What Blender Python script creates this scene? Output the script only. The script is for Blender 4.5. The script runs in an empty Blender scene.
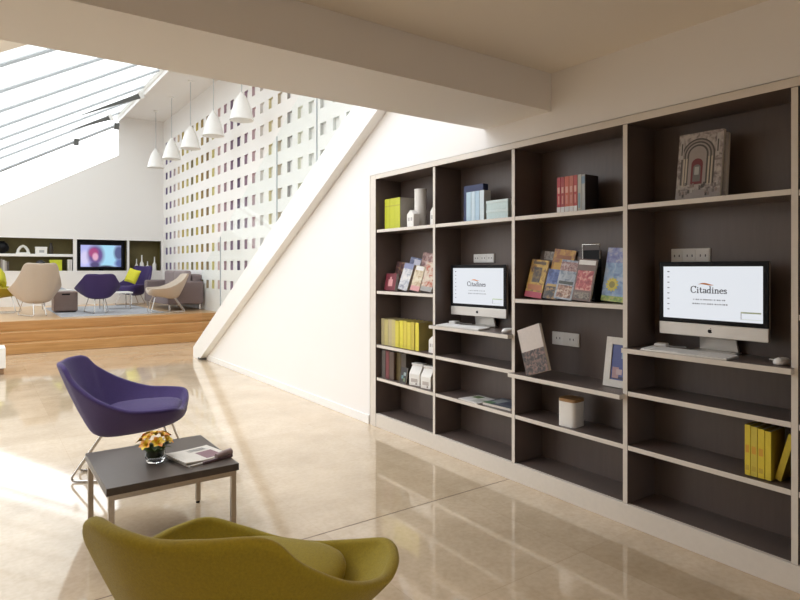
import bpy, math, random
from mathutils import Vector, Matrix, Euler
random.seed(7)
SC = bpy.context.scene
COL = SC.collection
R = math.radians
PI = math.pi

# ------------------------------------------------------------------ materials
def nodes_of(name):
    m = bpy.data.materials.new(name); m.use_nodes = True
    nt = m.node_tree
    return m, nt, nt.nodes['Principled BSDF'], nt.nodes['Material Output']

def mat(name, col, rough=0.5, metal=0.0, noise=0.0, nscale=20.0, bump=0.0, bscale=200.0, spec=0.5, sheen=0.0, stretch=None):
    m, nt, p, out = nodes_of(name)
    p.inputs['Base Color'].default_value = (*col, 1)
    p.inputs['Roughness'].default_value = rough
    p.inputs['Metallic'].default_value = metal
    p.inputs['Specular IOR Level'].default_value = spec
    if sheen: 
        p.inputs['Sheen Weight'].default_value = sheen
        p.inputs['Sheen Roughness'].default_value = 0.4
    tc = nt.nodes.new('ShaderNodeTexCoord')
    mp = nt.nodes.new('ShaderNodeMapping')
    nt.links.new(tc.outputs['Object'], mp.inputs['Vector'])
    if stretch: mp.inputs['Scale'].default_value = stretch
    if noise:
        n = nt.nodes.new('ShaderNodeTexNoise'); n.inputs['Scale'].default_value = nscale
        n.inputs['Detail'].default_value = 5
        nt.links.new(mp.outputs['Vector'], n.inputs['Vector'])
        r = nt.nodes.new('ShaderNodeValToRGB')
        r.color_ramp.elements[0].position = 0.3; r.color_ramp.elements[1].position = 0.7
        r.color_ramp.elements[0].color = (*[max(0, c*(1-noise)) for c in col], 1)
        r.color_ramp.elements[1].color = (*[min(1, c*(1+noise)) for c in col], 1)
        nt.links.new(n.outputs['Fac'], r.inputs['Fac'])
        nt.links.new(r.outputs['Color'], p.inputs['Base Color'])
    if bump:
        n2 = nt.nodes.new('ShaderNodeTexNoise'); n2.inputs['Scale'].default_value = bscale
        nt.links.new(mp.outputs['Vector'], n2.inputs['Vector'])
        b = nt.nodes.new('ShaderNodeBump'); b.inputs['Strength'].default_value = bump
        b.inputs['Distance'].default_value = 0.004
        nt.links.new(n2.outputs['Fac'], b.inputs['Height'])
        nt.links.new(b.outputs['Normal'], p.inputs['Normal'])
    return m

def emis(name, col, strength):
    m, nt, p, out = nodes_of(name)
    p.inputs['Base Color'].default_value = (0.02, 0.02, 0.02, 1)
    p.inputs['Emission Color'].default_value = (*col, 1)
    p.inputs['Emission Strength'].default_value = strength
    p.inputs['Roughness'].default_value = 0.2
    return m

def pane_mat(name, tint=(1, 1, 1), refl=0.08, milky=0.0):
    m = bpy.data.materials.new(name); m.use_nodes = True
    nt = m.node_tree; nt.nodes.clear()
    out = nt.nodes.new('ShaderNodeOutputMaterial')
    tr = nt.nodes.new('ShaderNodeBsdfTransparent'); tr.inputs['Color'].default_value = (*tint, 1)
    gl = nt.nodes.new('ShaderNodeBsdfGlossy'); gl.inputs['Roughness'].default_value = 0.02
    lw = nt.nodes.new('ShaderNodeLayerWeight'); lw.inputs['Blend'].default_value = 0.25
    mu = nt.nodes.new('ShaderNodeMath'); mu.operation = 'MULTIPLY'; mu.inputs[1].default_value = refl*3
    nt.links.new(lw.outputs['Fresnel'], mu.inputs[0])
    mx = nt.nodes.new('ShaderNodeMixShader')
    nt.links.new(mu.outputs[0], mx.inputs[0]); nt.links.new(tr.outputs[0], mx.inputs[1]); nt.links.new(gl.outputs[0], mx.inputs[2])
    last = mx
    if milky:
        tl = nt.nodes.new('ShaderNodeBsdfTranslucent'); tl.inputs['Color'].default_value = (0.6, 0.62, 0.62, 1)
        m2 = nt.nodes.new('ShaderNodeMixShader'); m2.inputs[0].default_value = milky
        nt.links.new(mx.outputs[0], m2.inputs[1]); nt.links.new(tl.outputs[0], m2.inputs[2]); last = m2
    nt.links.new(last.outputs[0], out.inputs['Surface'])
    return m

def floor_mat():
    m, nt, p, out = nodes_of('polished_limestone')
    L = nt.links
    geo = nt.nodes.new('ShaderNodeNewGeometry')
    mp = nt.nodes.new('ShaderNodeMapping'); mp.inputs['Location'].default_value = (0.35, -2.7+0.002, 0)
    L.new(geo.outputs['Position'], mp.inputs['Vector'])
    n1 = nt.nodes.new('ShaderNodeTexNoise'); n1.inputs['Scale'].default_value = 2.2; n1.inputs['Detail'].default_value = 8; n1.inputs['Roughness'].default_value = 0.65
    n2 = nt.nodes.new('ShaderNodeTexNoise'); n2.inputs['Scale'].default_value = 38; n2.inputs['Detail'].default_value = 4
    L.new(geo.outputs['Position'], n1.inputs['Vector']); L.new(geo.outputs['Position'], n2.inputs['Vector'])
    br = nt.nodes.new('ShaderNodeTexBrick')
    br.offset = 0.0; br.squash = 1.0
    br.inputs['Scale'].default_value = 1.0
    br.inputs['Brick Width'].default_value = 0.9; br.inputs['Row Height'].default_value = 0.9
    br.inputs['Mortar Size'].default_value = 0.0018; br.inputs['Mortar Smooth'].default_value = 0.3
    br.inputs['Color1'].default_value = (0.60, 0.48, 0.34, 1)
    br.inputs['Color2'].default_value = (0.655, 0.535, 0.395, 1)
    br.inputs['Mortar'].default_value = (0.56, 0.44, 0.31, 1)
    L.new(mp.outputs['Vector'], br.inputs['Vector'])
    r = nt.nodes.new('ShaderNodeValToRGB')
    r.color_ramp.elements[0].position = 0.3; r.color_ramp.elements[0].color = (0.80, 0.77, 0.72, 1)
    r.color_ramp.elements[1].position = 0.72; r.color_ramp.elements[1].color = (1.08, 1.08, 1.08, 1)
    L.new(n1.outputs['Fac'], r.inputs['Fac'])
    mx = nt.nodes.new('ShaderNodeMix'); mx.data_type = 'RGBA'; mx.blend_type = 'MULTIPLY'; mx.inputs['Factor'].default_value = 1
    L.new(br.outputs['Color'], mx.inputs['A']); L.new(r.outputs['Color'], mx.inputs['B'])
    r2 = nt.nodes.new('ShaderNodeValToRGB')
    r2.color_ramp.elements[0].position = 0.35; r2.color_ramp.elements[0].color = (0.93, 0.92, 0.90, 1)
    r2.color_ramp.elements[1].position = 0.6; r2.color_ramp.elements[1].color = (1, 1, 1, 1)
    L.new(n2.outputs['Fac'], r2.inputs['Fac'])
    mx2 = nt.nodes.new('ShaderNodeMix'); mx2.data_type = 'RGBA'; mx2.blend_type = 'MULTIPLY'; mx2.inputs['Factor'].default_value = 1
    L.new(mx.outputs['Result'], mx2.inputs['A']); L.new(r2.outputs['Color'], mx2.inputs['B'])
    L.new(mx2.outputs['Result'], p.inputs['Base Color'])
    p.inputs['Roughness'].default_value = 0.07
    p.inputs['Specular IOR Level'].default_value = 0.5
    p.inputs['Coat Weight'].default_value = 0.35; p.inputs['Coat Roughness'].default_value = 0.04
    return m

def wood_mat(name, c1, c2, rough=0.3):
    m, nt, p, out = nodes_of(name)
    tc = nt.nodes.new('ShaderNodeTexCoord'); mp = nt.nodes.new('ShaderNodeMapping')
    mp.inputs['Scale'].default_value = (0.9, 14, 14)
    nt.links.new(tc.outputs['Object'], mp.inputs['Vector'])
    n = nt.nodes.new('ShaderNodeTexNoise'); n.inputs['Scale'].default_value = 2.0; n.inputs['Detail'].default_value = 6
    nt.links.new(mp.outputs['Vector'], n.inputs['Vector'])
    r = nt.nodes.new('ShaderNodeValToRGB')
    r.color_ramp.elements[0].position = 0.3; r.color_ramp.elements[0].color = (*c1, 1)
    r.color_ramp.elements[1].position = 0.7; r.color_ramp.elements[1].color = (*c2, 1)
    nt.links.new(n.outputs['Fac'], r.inputs['Fac']); nt.links.new(r.outputs['Color'], p.inputs['Base Color'])
    p.inputs['Roughness'].default_value = rough
    return m

def screen_mat():
    # television picture: blurred blobs of colour in object space
    m, nt, p, out = nodes_of('television_picture')
    L = nt.links
    tc = nt.nodes.new('ShaderNodeTexCoord')
    def blob(x, z, sx, sz):
        mp = nt.nodes.new('ShaderNodeMapping'); mp.vector_type = 'TEXTURE'
        mp.inputs['Location'].default_value = (x, 0, z); mp.inputs['Scale'].default_value = (sx, 5, sz)
        L.new(tc.outputs['Object'], mp.inputs['Vector'])
        g = nt.nodes.new('ShaderNodeTexGradient'); g.gradient_type = 'SPHERICAL'
        L.new(mp.outputs['Vector'], g.inputs['Vector'])
        r = nt.nodes.new('ShaderNodeValToRGB')
        r.color_ramp.elements[0].position = 0.1; r.color_ramp.elements[1].position = 0.5
        L.new(g.outputs['Fac'], r.inputs['Fac'])
        return r.outputs['Color']
    base = None
    prev = nt.nodes.new('ShaderNodeRGB'); prev.outputs[0].default_value = (0.50, 0.52, 0.95, 1); cur = prev.outputs[0]
    for (x, z, sx, sz, c) in [(0.12, 0.02, 0.42, 0.5, (0.42, 0.78, 1.0)), (-0.36, -0.05, 0.14, 0.25, (0.75, 0.7, 1.0)), (-0.12, 0.02, 0.25, 0.35, (0.16, 0.08, 0.30)), (-0.17, 0.08, 0.15, 0.16, (0.45, 0.06, 0.22)), (-0.13, -0.02, 0.09, 0.13, (0.85, 0.45, 0.62)),
                              (-0.14, -0.22, 0.15, 0.1, (0.08, 0.06, 0.2)), (0.40, 0.08, 0.16, 0.26, (0.08, 0.1, 0.25)), (0.45, -0.18, 0.2, 0.15, (0.1, 0.15, 0.4)), (0.1, -0.3, 0.3, 0.1, (0.05, 0.05, 0.1))]:
        mx = nt.nodes.new('ShaderNodeMix'); mx.data_type = 'RGBA'
        L.new(blob(x, z, sx, sz), mx.inputs['Factor']); L.new(cur, mx.inputs['A']); mx.inputs['B'].default_value = (*c, 1)
        cur = mx.outputs['Result']
    p.inputs['Base Color'].default_value = (0.02, 0.02, 0.02, 1)
    L.new(cur, p.inputs['Emission Color']); p.inputs['Emission Strength'].default_value = 0.95
    return m

M = {}
M['wall'] = mat('white_wall_paint', (0.80, 0.78, 0.76), 0.6, bump=0.05, bscale=90)
M['ceil'] = mat('ceiling_paint', (0.78, 0.725, 0.65), 0.7, bump=0.04, bscale=60)
M['white'] = mat('white_lacquer', (0.82, 0.81, 0.79), 0.35, noise=0.01)
M['cream'] = mat('cream_laminate_edge', (0.66, 0.61, 0.545), 0.4, noise=0.02, nscale=40)
M['taupe'] = mat('taupe_laminate', (0.118, 0.088, 0.076), 0.38, noise=0.06, nscale=6, stretch=(1, 8, 1))
M['floor'] = floor_mat()
M['joint'] = mat('dark_joint', (0.16, 0.11, 0.07), 0.6, noise=0.1)
M['oak'] = wood_mat('oak_step', (0.40, 0.20, 0.065), (0.54, 0.30, 0.115), 0.28)
M['oak_top'] = wood_mat('pale_oak_floor', (0.52, 0.33, 0.17), (0.66, 0.46, 0.27), 0.3)
M['rug'] = mat('grey_rug', (0.42, 0.43, 0.46), 0.95, noise=0.25, nscale=60)
M['purple'] = mat('purple_wool', (0.040, 0.022, 0.104), 0.9, noise=0.12, nscale=150, bump=0.25, bscale=450, sheen=0.12)
M['lime'] = mat('mustard_lime_wool', (0.32, 0.245, 0.011), 0.85, noise=0.12, nscale=150, bump=0.25, bscale=450, sheen=0.15)
M['beige'] = mat('beige_wool', (0.50, 0.42, 0.345), 0.85, noise=0.08, nscale=150, bump=0.2, bscale=450)
M['mauve'] = mat('mauve_grey_wool', (0.20, 0.155, 0.155), 0.85, noise=0.12, nscale=120, bump=0.2, bscale=400)
M['citron'] = mat('citron_cotton', (0.58, 0.55, 0.03), 0.8, noise=0.06, nscale=90)
M['chrome'] = mat('satin_steel', (0.62, 0.60, 0.57), 0.22, 1.0, noise=0.03)
M['bronze'] = mat('brushed_warm_steel', (0.40, 0.34, 0.27), 0.32, 1.0, noise=0.05, nscale=80)
M['tabletop'] = mat('dark_grey_brown_top', (0.075, 0.058, 0.048), 0.36, noise=0.08, nscale=30, spec=0.35, stretch=(1, 6, 1))
M['black'] = mat('black_plastic', (0.008, 0.008, 0.009), 0.3, noise=0.05, spec=0.12)
M['alu'] = mat('anodised_aluminium', (0.60, 0.575, 0.54), 0.35, 0.6, noise=0.02)
M['key'] = mat('white_keys', (0.80, 0.79, 0.77), 0.45, noise=0.01)
M['screen'] = emis('bright_screen', (0.90, 0.94, 1.0), 0.86)
M['ink'] = mat('screen_grey_ink', (0.06, 0.06, 0.08), 0.6, noise=0.02)
M['ink2'] = mat('pale_screen_ink', (0.30, 0.31, 0.36), 0.6, noise=0.02)
M['orange_ink'] = mat('orange_ink', (0.75, 0.25, 0.05), 0.6, noise=0.02)
M['green_ink'] = mat('pale_green_ink', (0.55, 0.68, 0.45), 0.6, noise=0.02)
M['tv'] = screen_mat()
M['olive'] = mat('olive_niche_lining', (0.17, 0.135, 0.045), 0.6, noise=0.08, nscale=8)
M['glass'] = pane_mat('balustrade_glass', (0.965, 0.985, 0.98), 0.012)
M['sky_glass'] = pane_mat('skylight_glass', (0.80, 0.82, 0.82), 0.06, 0.25)
M['clear'] = pane_mat('gable_glass', (0.98, 0.99, 1.0), 0.05)
M['steel'] = mat('grey_glazing_steel', (0.42, 0.44, 0.46), 0.4, 0.3, noise=0.03)
M['darksteel'] = mat('dark_actuator_steel', (0.10, 0.10, 0.095), 0.5, noise=0.05)
M['shade'] = mat('white_lamp_enamel', (0.86, 0.85, 0.83), 0.3, noise=0.01)
M['paper'] = mat('book_pages', (0.66, 0.62, 0.54), 0.8, noise=0.05, nscale=200, stretch=(30, 1, 1))
M['ceramic'] = mat('white_ceramic', (0.80, 0.78, 0.74), 0.3, noise=0.01)
M['lidwood'] = wood_mat('brown_wood_lid', (0.30, 0.16, 0.06), (0.42, 0.24, 0.10), 0.4)
_c = {}
def C(r, g, b, rough=0.45):
    k = (round(r, 3), round(g, 3), round(b, 3))
    if k not in _c: _c[k] = mat('tint_%03d' % len(_c), k, rough, noise=0.04, nscale=60)
    return _c[k]

# ------------------------------------------------------------------ mesh builder
class MB:
    def __init__(s): s.v = []; s.f = []; s.m = []; s.mats = []
    def mi(s, m):
        if m not in s.mats: s.mats.append(m)
        return s.mats.index(m)
    def add(s, verts, faces, m, xf=None):
        o = len(s.v)
        s.v += [tuple(xf @ Vector(v)) if xf else tuple(v) for v in verts]
        k = s.mi(m)
        for f in faces: s.f.append([i+o for i in f]); s.m.append(k)
    def box(s, x0, x1, y0, y1, z0, z1, m, xf=None, faces=None):
        """faces: {'-x': material, ...} overrides"""
        v = [(x0,y0,z0),(x1,y0,z0),(x1,y1,z0),(x0,y1,z0),(x0,y0,z1),(x1,y0,z1),(x1,y1,z1),(x0,y1,z1)]
        F = {'-z':(0,3,2,1),'+z':(4,5,6,7),'-y':(0,1,5,4),'+x':(1,2,6,5),'+y':(2,3,7,6),'-x':(3,0,4,7)}
        o = len(s.v); s.v += [tuple(xf @ Vector(p)) if xf else p for p in v]
        for k, f in F.items():
            mm = (faces or {}).get(k, m)
            s.f.append([i+o for i in f]); s.m.append(s.mi(mm))
        return s
    def prism(s, pts, axis, a, b, m, xf=None):
        """pts: 2D polygon; axis 'x','y','z' is extruded from a to b"""
        def P(p, t): return {'x': (t, p[0], p[1]), 'y': (p[0], t, p[1]), 'z': (p[0], p[1], t)}[axis]
        n = len(pts)
        v = [P(p, a) for p in pts] + [P(p, b) for p in pts]
        f = [tuple(range(n-1, -1, -1)), tuple(range(n, 2*n))] + [(i, (i+1) % n, n+(i+1) % n, n+i) for i in range(n)]
        s.add(v, f, m, xf); return s
    def loft(s, rings, m, cap0=True, cap1=True, closed=True, xf=None):
        n = len(rings[0]); v = [p for r in rings for p in r]; f = []
        for k in range(len(rings)-1):
            for i in range(n if closed else n-1):
                j = (i+1) % n
                f.append((k*n+i, k*n+j, (k+1)*n+j, (k+1)*n+i))
        if cap0: f.append(tuple(range(n-1, -1, -1)))
        if cap1: f.append(tuple(range((len(rings)-1)*n, len(rings)*n)))
        s.add(v, f, m, xf); return s
    def lathe(s, prof, m, seg=24, cx=0, cy=0, cap0=True, cap1=True, xf=None):
        rings = [[(cx+r*math.cos(2*PI*i/seg), cy+r*math.sin(2*PI*i/seg), z) for i in range(seg)] for r, z in prof]
        return s.loft(rings, m, cap0, cap1, xf=xf)
    def tube(s, pts, r, m, seg=8, closed=False, xf=None):
        P = [Vector(p) for p in pts]; n = len(P); rings = []
        up = Vector((0, 0, 1))
        d0 = (P[1]-P[0]).normalized()
        a = d0.orthogonal().normalized()
        for i in range(n):
            d = ((P[min(i+1, n-1)]-P[max(i-1, 0)]) if not closed else (P[(i+1) % n]-P[i-1])).normalized()
            a = (a - d*a.dot(d)).normalized(); b = d.cross(a)
            rr = r[i] if isinstance(r, (list, tuple)) else r
            rings.append([tuple(P[i]+(a*math.cos(2*PI*k/seg)+b*math.sin(2*PI*k/seg))*rr) for k in range(seg)])
        if closed: rings.append(rings[0])
        return s.loft(rings, m, not closed, not closed, xf=xf)
    def build(s, name, parent=None, loc=None, rot=None, bevel=0, smooth=None, subsurf=0, seg=2):
        me = bpy.data.meshes.new(name); me.from_pydata(s.v, [], s.f); 
        for m in s.mats: me.materials.append(m)
        me.polygons.foreach_set('material_index', s.m)
        me.update(); 
        import bmesh
        bm = bmesh.new(); bm.from_mesh(me); bmesh.ops.recalc_face_normals(bm, faces=bm.faces); bm.to_mesh(me); bm.free()
        if smooth is not None:
            me.polygons.foreach_set('use_smooth', [True]*len(me.polygons))
            if smooth < 180: me.set_sharp_from_angle(angle=R(smooth))
        o = bpy.data.objects.new(name, me); COL.objects.link(o)
        if parent: o.parent = parent
        if loc: o.location = loc
        if rot: o.rotation_euler = rot
        if bevel:
            b = o.modifiers.new('bevel', 'BEVEL'); b.width = bevel; b.segments = seg; b.limit_method = 'ANGLE'; b.angle_limit = R(40)
        if subsurf:
            b = o.modifiers.new('smooth', 'SUBSURF'); b.levels = subsurf; b.render_levels = subsurf
        return o

def fillet(pts, r, n=5):
    """round the corners of a polyline"""
    P = [Vector(p) for p in pts]; out = [P[0]]
    for i in range(1, len(P)-1):
        a, b, c = P[i-1], P[i], P[i+1]
        u = (a-b); w = (c-b); rr = min(r, u.length*0.49, w.length*0.49)
        p0 = b+u.normalized()*rr; p1 = b+w.normalized()*rr
        for k in range(n+1):
            t = k/n; out.append(p0*(1-t)**2 + b*2*t*(1-t) + p1*t*t)
    out.append(P[-1]); return [tuple(p) for p in out]

def tag(o, label, cat, group=None, kind=None):
    o['label'] = label; o['category'] = cat
    if group: o['group'] = group
    if kind: o['kind'] = kind
    return o
def thing(name, label, cat, loc=(0, 0, 0), rotz=0, group=None, rot=None):
    o = bpy.data.objects.new(name, None); o.empty_display_size = 0.1; COL.objects.link(o)
    o.location = loc; o.rotation_euler = rot if rot else (0, 0, rotz)
    return tag(o, label, cat, group)
def struct(mb, name, **k):
    o = mb.build(name, **k); o['kind'] = 'structure'; return o
def dup(root, loc, rotz, label, group=None, recolour=None):
    r = root.copy(); COL.objects.link(r); r.location = loc; r.rotation_euler = (0, 0, rotz); r['label'] = label
    if group: r['group'] = group
    for ch in list(root.children):
        c = ch.copy(); COL.objects.link(c); c.parent = r
        if recolour and ch.type == 'MESH':
            c.data = ch.data.copy()
            for i, m in enumerate(c.data.materials):
                if m in recolour: c.data.materials[i] = recolour[m]
        for g in ch.children:
            d = g.copy(); COL.objects.link(d); d.parent = c
    return r

# camera frame helper: where a sight line through (px,py) meets a plane of the place
CAMH = 1.353; FL = 594.0; HORIZ = 268.0; YAW = R(35.6)
SN, CN = math.sin(YAW), math.cos(YAW)
def ray(px, py):
    u = (px-400)/FL; v = (HORIZ-py)/FL
    return (SN+CN*u, CN-SN*u, v)
def y_at(px, x): d = ray(px, 0); return x*d[1]/d[0]
def on_z(px, py, z):
    d = ray(px, py); t = (z-CAMH)/d[2]; return (d[0]*t, d[1]*t)

# ------------------------------------------------------------------ the setting
XW = 2.79            # bookcase wall
XP = 3.95            # perforated wall
XL = -3.0            # left wall
YB = 16.0            # back wall
YN = -2.6            # wall behind the camera
ZC = 2.51; ZA = 5.1; SL = 0.568; XS = 2.92; PZ = 0.474
ROOF_Y = 7.35

b = MB(); b.box(XL-.1, XP+.1, YN-.1, 12.4, -0.1, 0, M['floor'])
floor = struct(b, 'floor')
b = MB(); b.box(XL, XW-.008, 2.687, 2.693, 0.0, 0.0007, M['joint']); struct(b, 'trim_1')
# platform
b = MB(); b.box(XL, XP, 11.71, YB, -0.05, PZ, M['oak_top']); struct(b, 'floor_platform')
st = thing('wooden_steps', 'three wide honey oak steps rising to the raised lounge platform', 'steps', (0, 11.05, 0))
for k in range(3):
    b = MB(); b.box(XL+.001, XP-.001, 0.30*k, 0.655, PZ/3*k + (0.0005 if k else 0.0005), PZ/3*(k+1), M['oak'])
    b.build('step', st, bevel=0.006)

# bookcase wall
YF0, YF1 = 0.16, 4.347       # recess of the bookcase along the wall
b = MB()
b.box(XW, XW+.42, YF0, YF1, 2.154, ZA+.1, M['wall'])
b.box(XW, XW+.42, YN, YF0, 0, ZA+.1, M['wall'])
b.box(XW+.32, XW+.42, YF0, YF1, 0, 2.154, M['wall'])
struct(b, 'wall_right')
# wall under the stair (same plane)
YJ0, ZJ0, YJ1, ZJ1 = 8.86, 0.0, 4.11, 2.64
SLOPE = (ZJ1-ZJ0)/(YJ0-YJ1)
def zj(y): return (YJ0-y)*SLOPE
b = MB(); b.prism([(YF1, 0), (YJ0, 0), (YF1, zj(YF1))], 'x', XW, XW+.06, M['wall'])
struct(b, 'wall_stair')
b = MB(); b.box(XW-.012, XW-0.0005, YF1+.002, YJ0-.15, 0, 0.075, M['white']); struct(b, 'baseboard_right', bevel=0.003)
# ceiling, beam, upper wall above the beam
b = MB(); b.box(XL, XW, YN, 2.36, ZC, ZC+.3, M['ceil']); struct(b, 'ceiling')
b = MB(); b.box(XL, XW, 2.35, 2.92, 2.285, ZC+.3, M['wall']); struct(b, 'ceiling_beam')
b = MB(); b.box(XL, XW, 2.80, 2.92, ZC+.3, ZA+.1, M['wall']); b.box(XW+.42, XP, 2.80, 2.92, 0, ZA+.1, M['wall']); struct(b, 'wall_front')
# left and near walls
ADDED_WINS = [(4.9, 7.0, .35, 1.45), (7.5, 11.2, .35, 1.45)]     # unseen windows added in the left wall to let in more light
b = MB(); yy = YN-.1
for (y0, y1, z0, z1) in ADDED_WINS:
    top = ZC+.3 if y1 < 2.9 else 1.62
    b.box(XL-.1, XL, yy, y0, 0, top if yy > 2.9 else ZC+.3, M['wall']); b.box(XL-.1, XL, y0, y1, 0, z0, M['wall']); b.box(XL-.1, XL, y0, y1, z1, top, M['wall'])
    yy = y1
b.box(XL-.1, XL, yy, YB, 0, 1.62, M['wall'])
struct(b, 'wall_left')
for k, (y0, y1, z0, z1) in enumerate(ADDED_WINS):
    b = MB(); b.box(XL-.06, XL-.054, y0, y1, z0, z1, M['clear']); w_ = struct(b, 'window_%d' % (4+k))
    b = MB()
    for y in (y0, (y0+y1)/2-.02, y1-.04): b.box(XL-.08, XL-.03, y, y+.04, z0, z1, M['white'])
    b.box(XL-.08, XL-.03, y0, y1, z0, z0+.04, M['white']); b.box(XL-.08, XL-.03, y0, y1, z1-.04, z1, M['white']); b.build('window_frame', w_)
NWX0, NWX1, NWZ0, NWZ1 = -.2, 1.6, .9, 2.1  # unseen window added behind the camera, to light the beam face
b = MB(); b.box(XL-.1, NWX0, YN-.1, YN, 0, ZC+.3, M['wall']); b.box(NWX1, XW+.4, YN-.1, YN, 0, ZC+.3, M['wall']); b.box(NWX0, NWX1, YN-.1, YN, 0, NWZ0, M['wall']); b.box(NWX0, NWX1, YN-.1, YN, NWZ1, ZC+.3, M['wall']); struct(b, 'wall_near')
b = MB(); b.box(NWX0, NWX1, YN-.06, YN-.054, NWZ0, NWZ1, M['clear']); w_ = struct(b, 'window_6')
b = MB(); b.box(NWX0, NWX1, YN-.08, YN-.03, NWZ0, NWZ0+.04, M['white']); b.box(NWX0, NWX1, YN-.08, YN-.03, NWZ1-.04, NWZ1, M['white'])
for x in (NWX0, (NWX0+NWX1)/2-.02, NWX1-.04): b.box(x, x+.04, YN-.08, YN-.03, NWZ0+.04, NWZ1-.04, M['white'])
b.build('window_frame', w_)
# flat strip of atrium ceiling, solid roof over the near part
b = MB(); b.box(XS, XP+.1, 2.9, YB+.1, ZA, ZA+.15, M['wall'])
b.box(XS-.03, XS+.0, ROOF_Y, YB, ZA-.13, ZA+.15, M['wall'])
struct(b, 'ceiling_atrium')
def zroof(x): return ZA-(XS-x)*SL
b = MB(); b.prism([(XS, ZA), (XS, ZA+.2), (XL-.1, zroof(XL-.1)+.2), (XL-.1, zroof(XL-.1))], 'y', 6.75, ROOF_Y, M['ceil'])
struct(b, 'ceiling_slope')

# back wall with recessed niches
NZ0, NZ1 = 1.283, 2.045
niches = [(-0.6, 1.90), (1.98, 3.085), (3.14, 3.895)]
b = MB()
GL = 4.15-(2.9+0.2)*SL
def zg(x): return 4.15-(2.9-x)*SL      # top edge of the wall, along the gable window
b.prism([(XP, NZ1), (XP, ZA), (2.9, ZA), (2.9, 4.15), (-0.6, zg(-0.6)), (-0.6, NZ1)], 'y', YB, YB+.12, M['wall'])
b.prism([(-0.6, zg(-0.6)), (-0.6, 0), (XL-.1, 0), (XL-.1, zg(XL-.1))], 'y', YB, YB+.12, M['wall'])
b.box(-0.6, XP, YB, YB+.12, PZ-.2, NZ0, M['wall'])
for x0, x1 in [(1.90, 1.98), (3.085, 3.14), (3.895, XP)]:
    b.box(x0, x1, YB, YB+.12, NZ0, NZ1, M['wall'])
wb = struct(b, 'wall_back')
for i, (x0, x1) in enumerate(niches):
    b = MB(); y0, y1 = YB+.01, YB+.40
    b.box(x0-.02, x1+.02, y1, y1+.02, NZ0-.02, NZ1+.02, M['olive'])
    b.box(x0-.02, x0, y0, y1, NZ0-.02, NZ1+.02, M['olive']); b.box(x1, x1+.02, y0, y1, NZ0-.02, NZ1+.02, M['olive'])
    b.box(x0, x1, y0, y1, NZ0-.02, NZ0, M['olive']); b.box(x0, x1, y0, y1, NZ1, NZ1+.02, M['olive'])
    o = b.build('niche_lining', wb)
    b = MB()
    for (p, q, r_, s_) in [(x0-.02, x1+.02, NZ0-.018, NZ0+.004), (x0-.02, x1+.02, NZ1-.004, NZ1+.018), ]:
        b.box(p, q, YB-.006, YB+.02, r_, s_, M['white'])
    b.build('niche_edge', wb)
b = MB(); b.box(-0.6, 1.90, YB+.02, YB+.40, 1.618, 1.68, M['white']); b.build('niche_shelf', wb, bevel=.004)

# perforated wall with coloured niches
NC = [(.10,.06,.20),(.22,.16,.30),(.52,.42,.46),(.70,.58,.42),(.48,.37,.07),(.62,.55,.20),(.22,.18,.05),(.55,.43,.05),(.36,.24,.04),(.28,.17,.04),(.66,.60,.25),(.62,.45,.45),
      (.42,.27,.33),(.26,.16,.26),(.09,.04,.14),(.30,.18,.26),(.52,.36,.40),(.62,.56,.52),(.58,.46,.06),(.38,.24,.03),(.10,.06,.04),(.62,.60,.40),(.55,.55,.48),(.38,.36,.30),
      (.60,.60,.55),(.42,.44,.36),(.55,.5,.5),(.6,.6,.5),(.5,.5,.42),(.55,.55,.5),(.5,.45,.5),(.6,.55,.5),(.45,.4,.45),(.6,.6,.5)]
PY, PZP = 0.361, 0.38; HW, HH, HD = 0.086, 0.086, 0.05
cols = [15.66-PY*k for k in range(35)]; rows = [4.44-PZP*k for k in range(10)]
ytop, ybot = cols[0]+PY/2, cols[-1]-PY/2; ztop, zbot = rows[0]+PZP/2, rows[-1]-PZP/2
b = MB()
b.box(XP, XP+.1, ytop, YB, 0, ZA, M['wall']); b.box(XP, XP+.1, 2.8, ybot, 0, ZA, M['wall'])
b.box(XP, XP+.1, ybot, ytop, ztop, ZA, M['wall']); b.box(XP, XP+.1, ybot, ytop, 0, zbot, M['wall'])
def quad(p, m): b.add(p, [(0, 1, 2, 3)], m)
for ci, yc in enumerate(cols):
    wl = .12 if ci < 17 else .45  # nearer columns whitened in colour, standing in for the glare there
    cm = C(*[c_*(1-wl)+.75*wl for c_ in NC[ci % len(NC)]])
    y0, y1 = yc-PY/2, yc+PY/2; a0, a1 = yc-HW, yc+HW
    for zc in rows:
        z0, z1 = zc-PZP/2, zc+PZP/2; c0, c1 = zc-HH, zc+HH; x, X = XP, XP+HD
        W = M['wall']
        quad([(x,y0,z0),(x,y1,z0),(x,y1,c0),(x,y0,c0)], W); quad([(x,y0,c1),(x,y1,c1),(x,y1,z1),(x,y0,z1)], W)
        quad([(x,y0,c0),(x,a0,c0),(x,a0,c1),(x,y0,c1)], W); quad([(x,a1,c0),(x,y1,c0),(x,y1,c1),(x,a1,c1)], W)
        quad([(x,a0,c0),(X,a0,c0),(X,a0,c1),(x,a0,c1)], cm); quad([(x,a1,c0),(X,a1,c0),(X,a1,c1),(x,a1,c1)], cm)
        quad([(x,a0,c0),(x,a1,c0),(X,a1,c0),(X,a0,c0)], cm); quad([(x,a0,c1),(x,a1,c1),(X,a1,c1),(X,a0,c1)], cm)
        quad([(X,a0,c0),(X,a1,c0),(X,a1,c1),(X,a0,c1)], W)
b.box(XP+HD+.002, XP+.12, ybot, ytop, zbot, ztop, M['wall'])
struct(b, 'wall_perforated')

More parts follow.
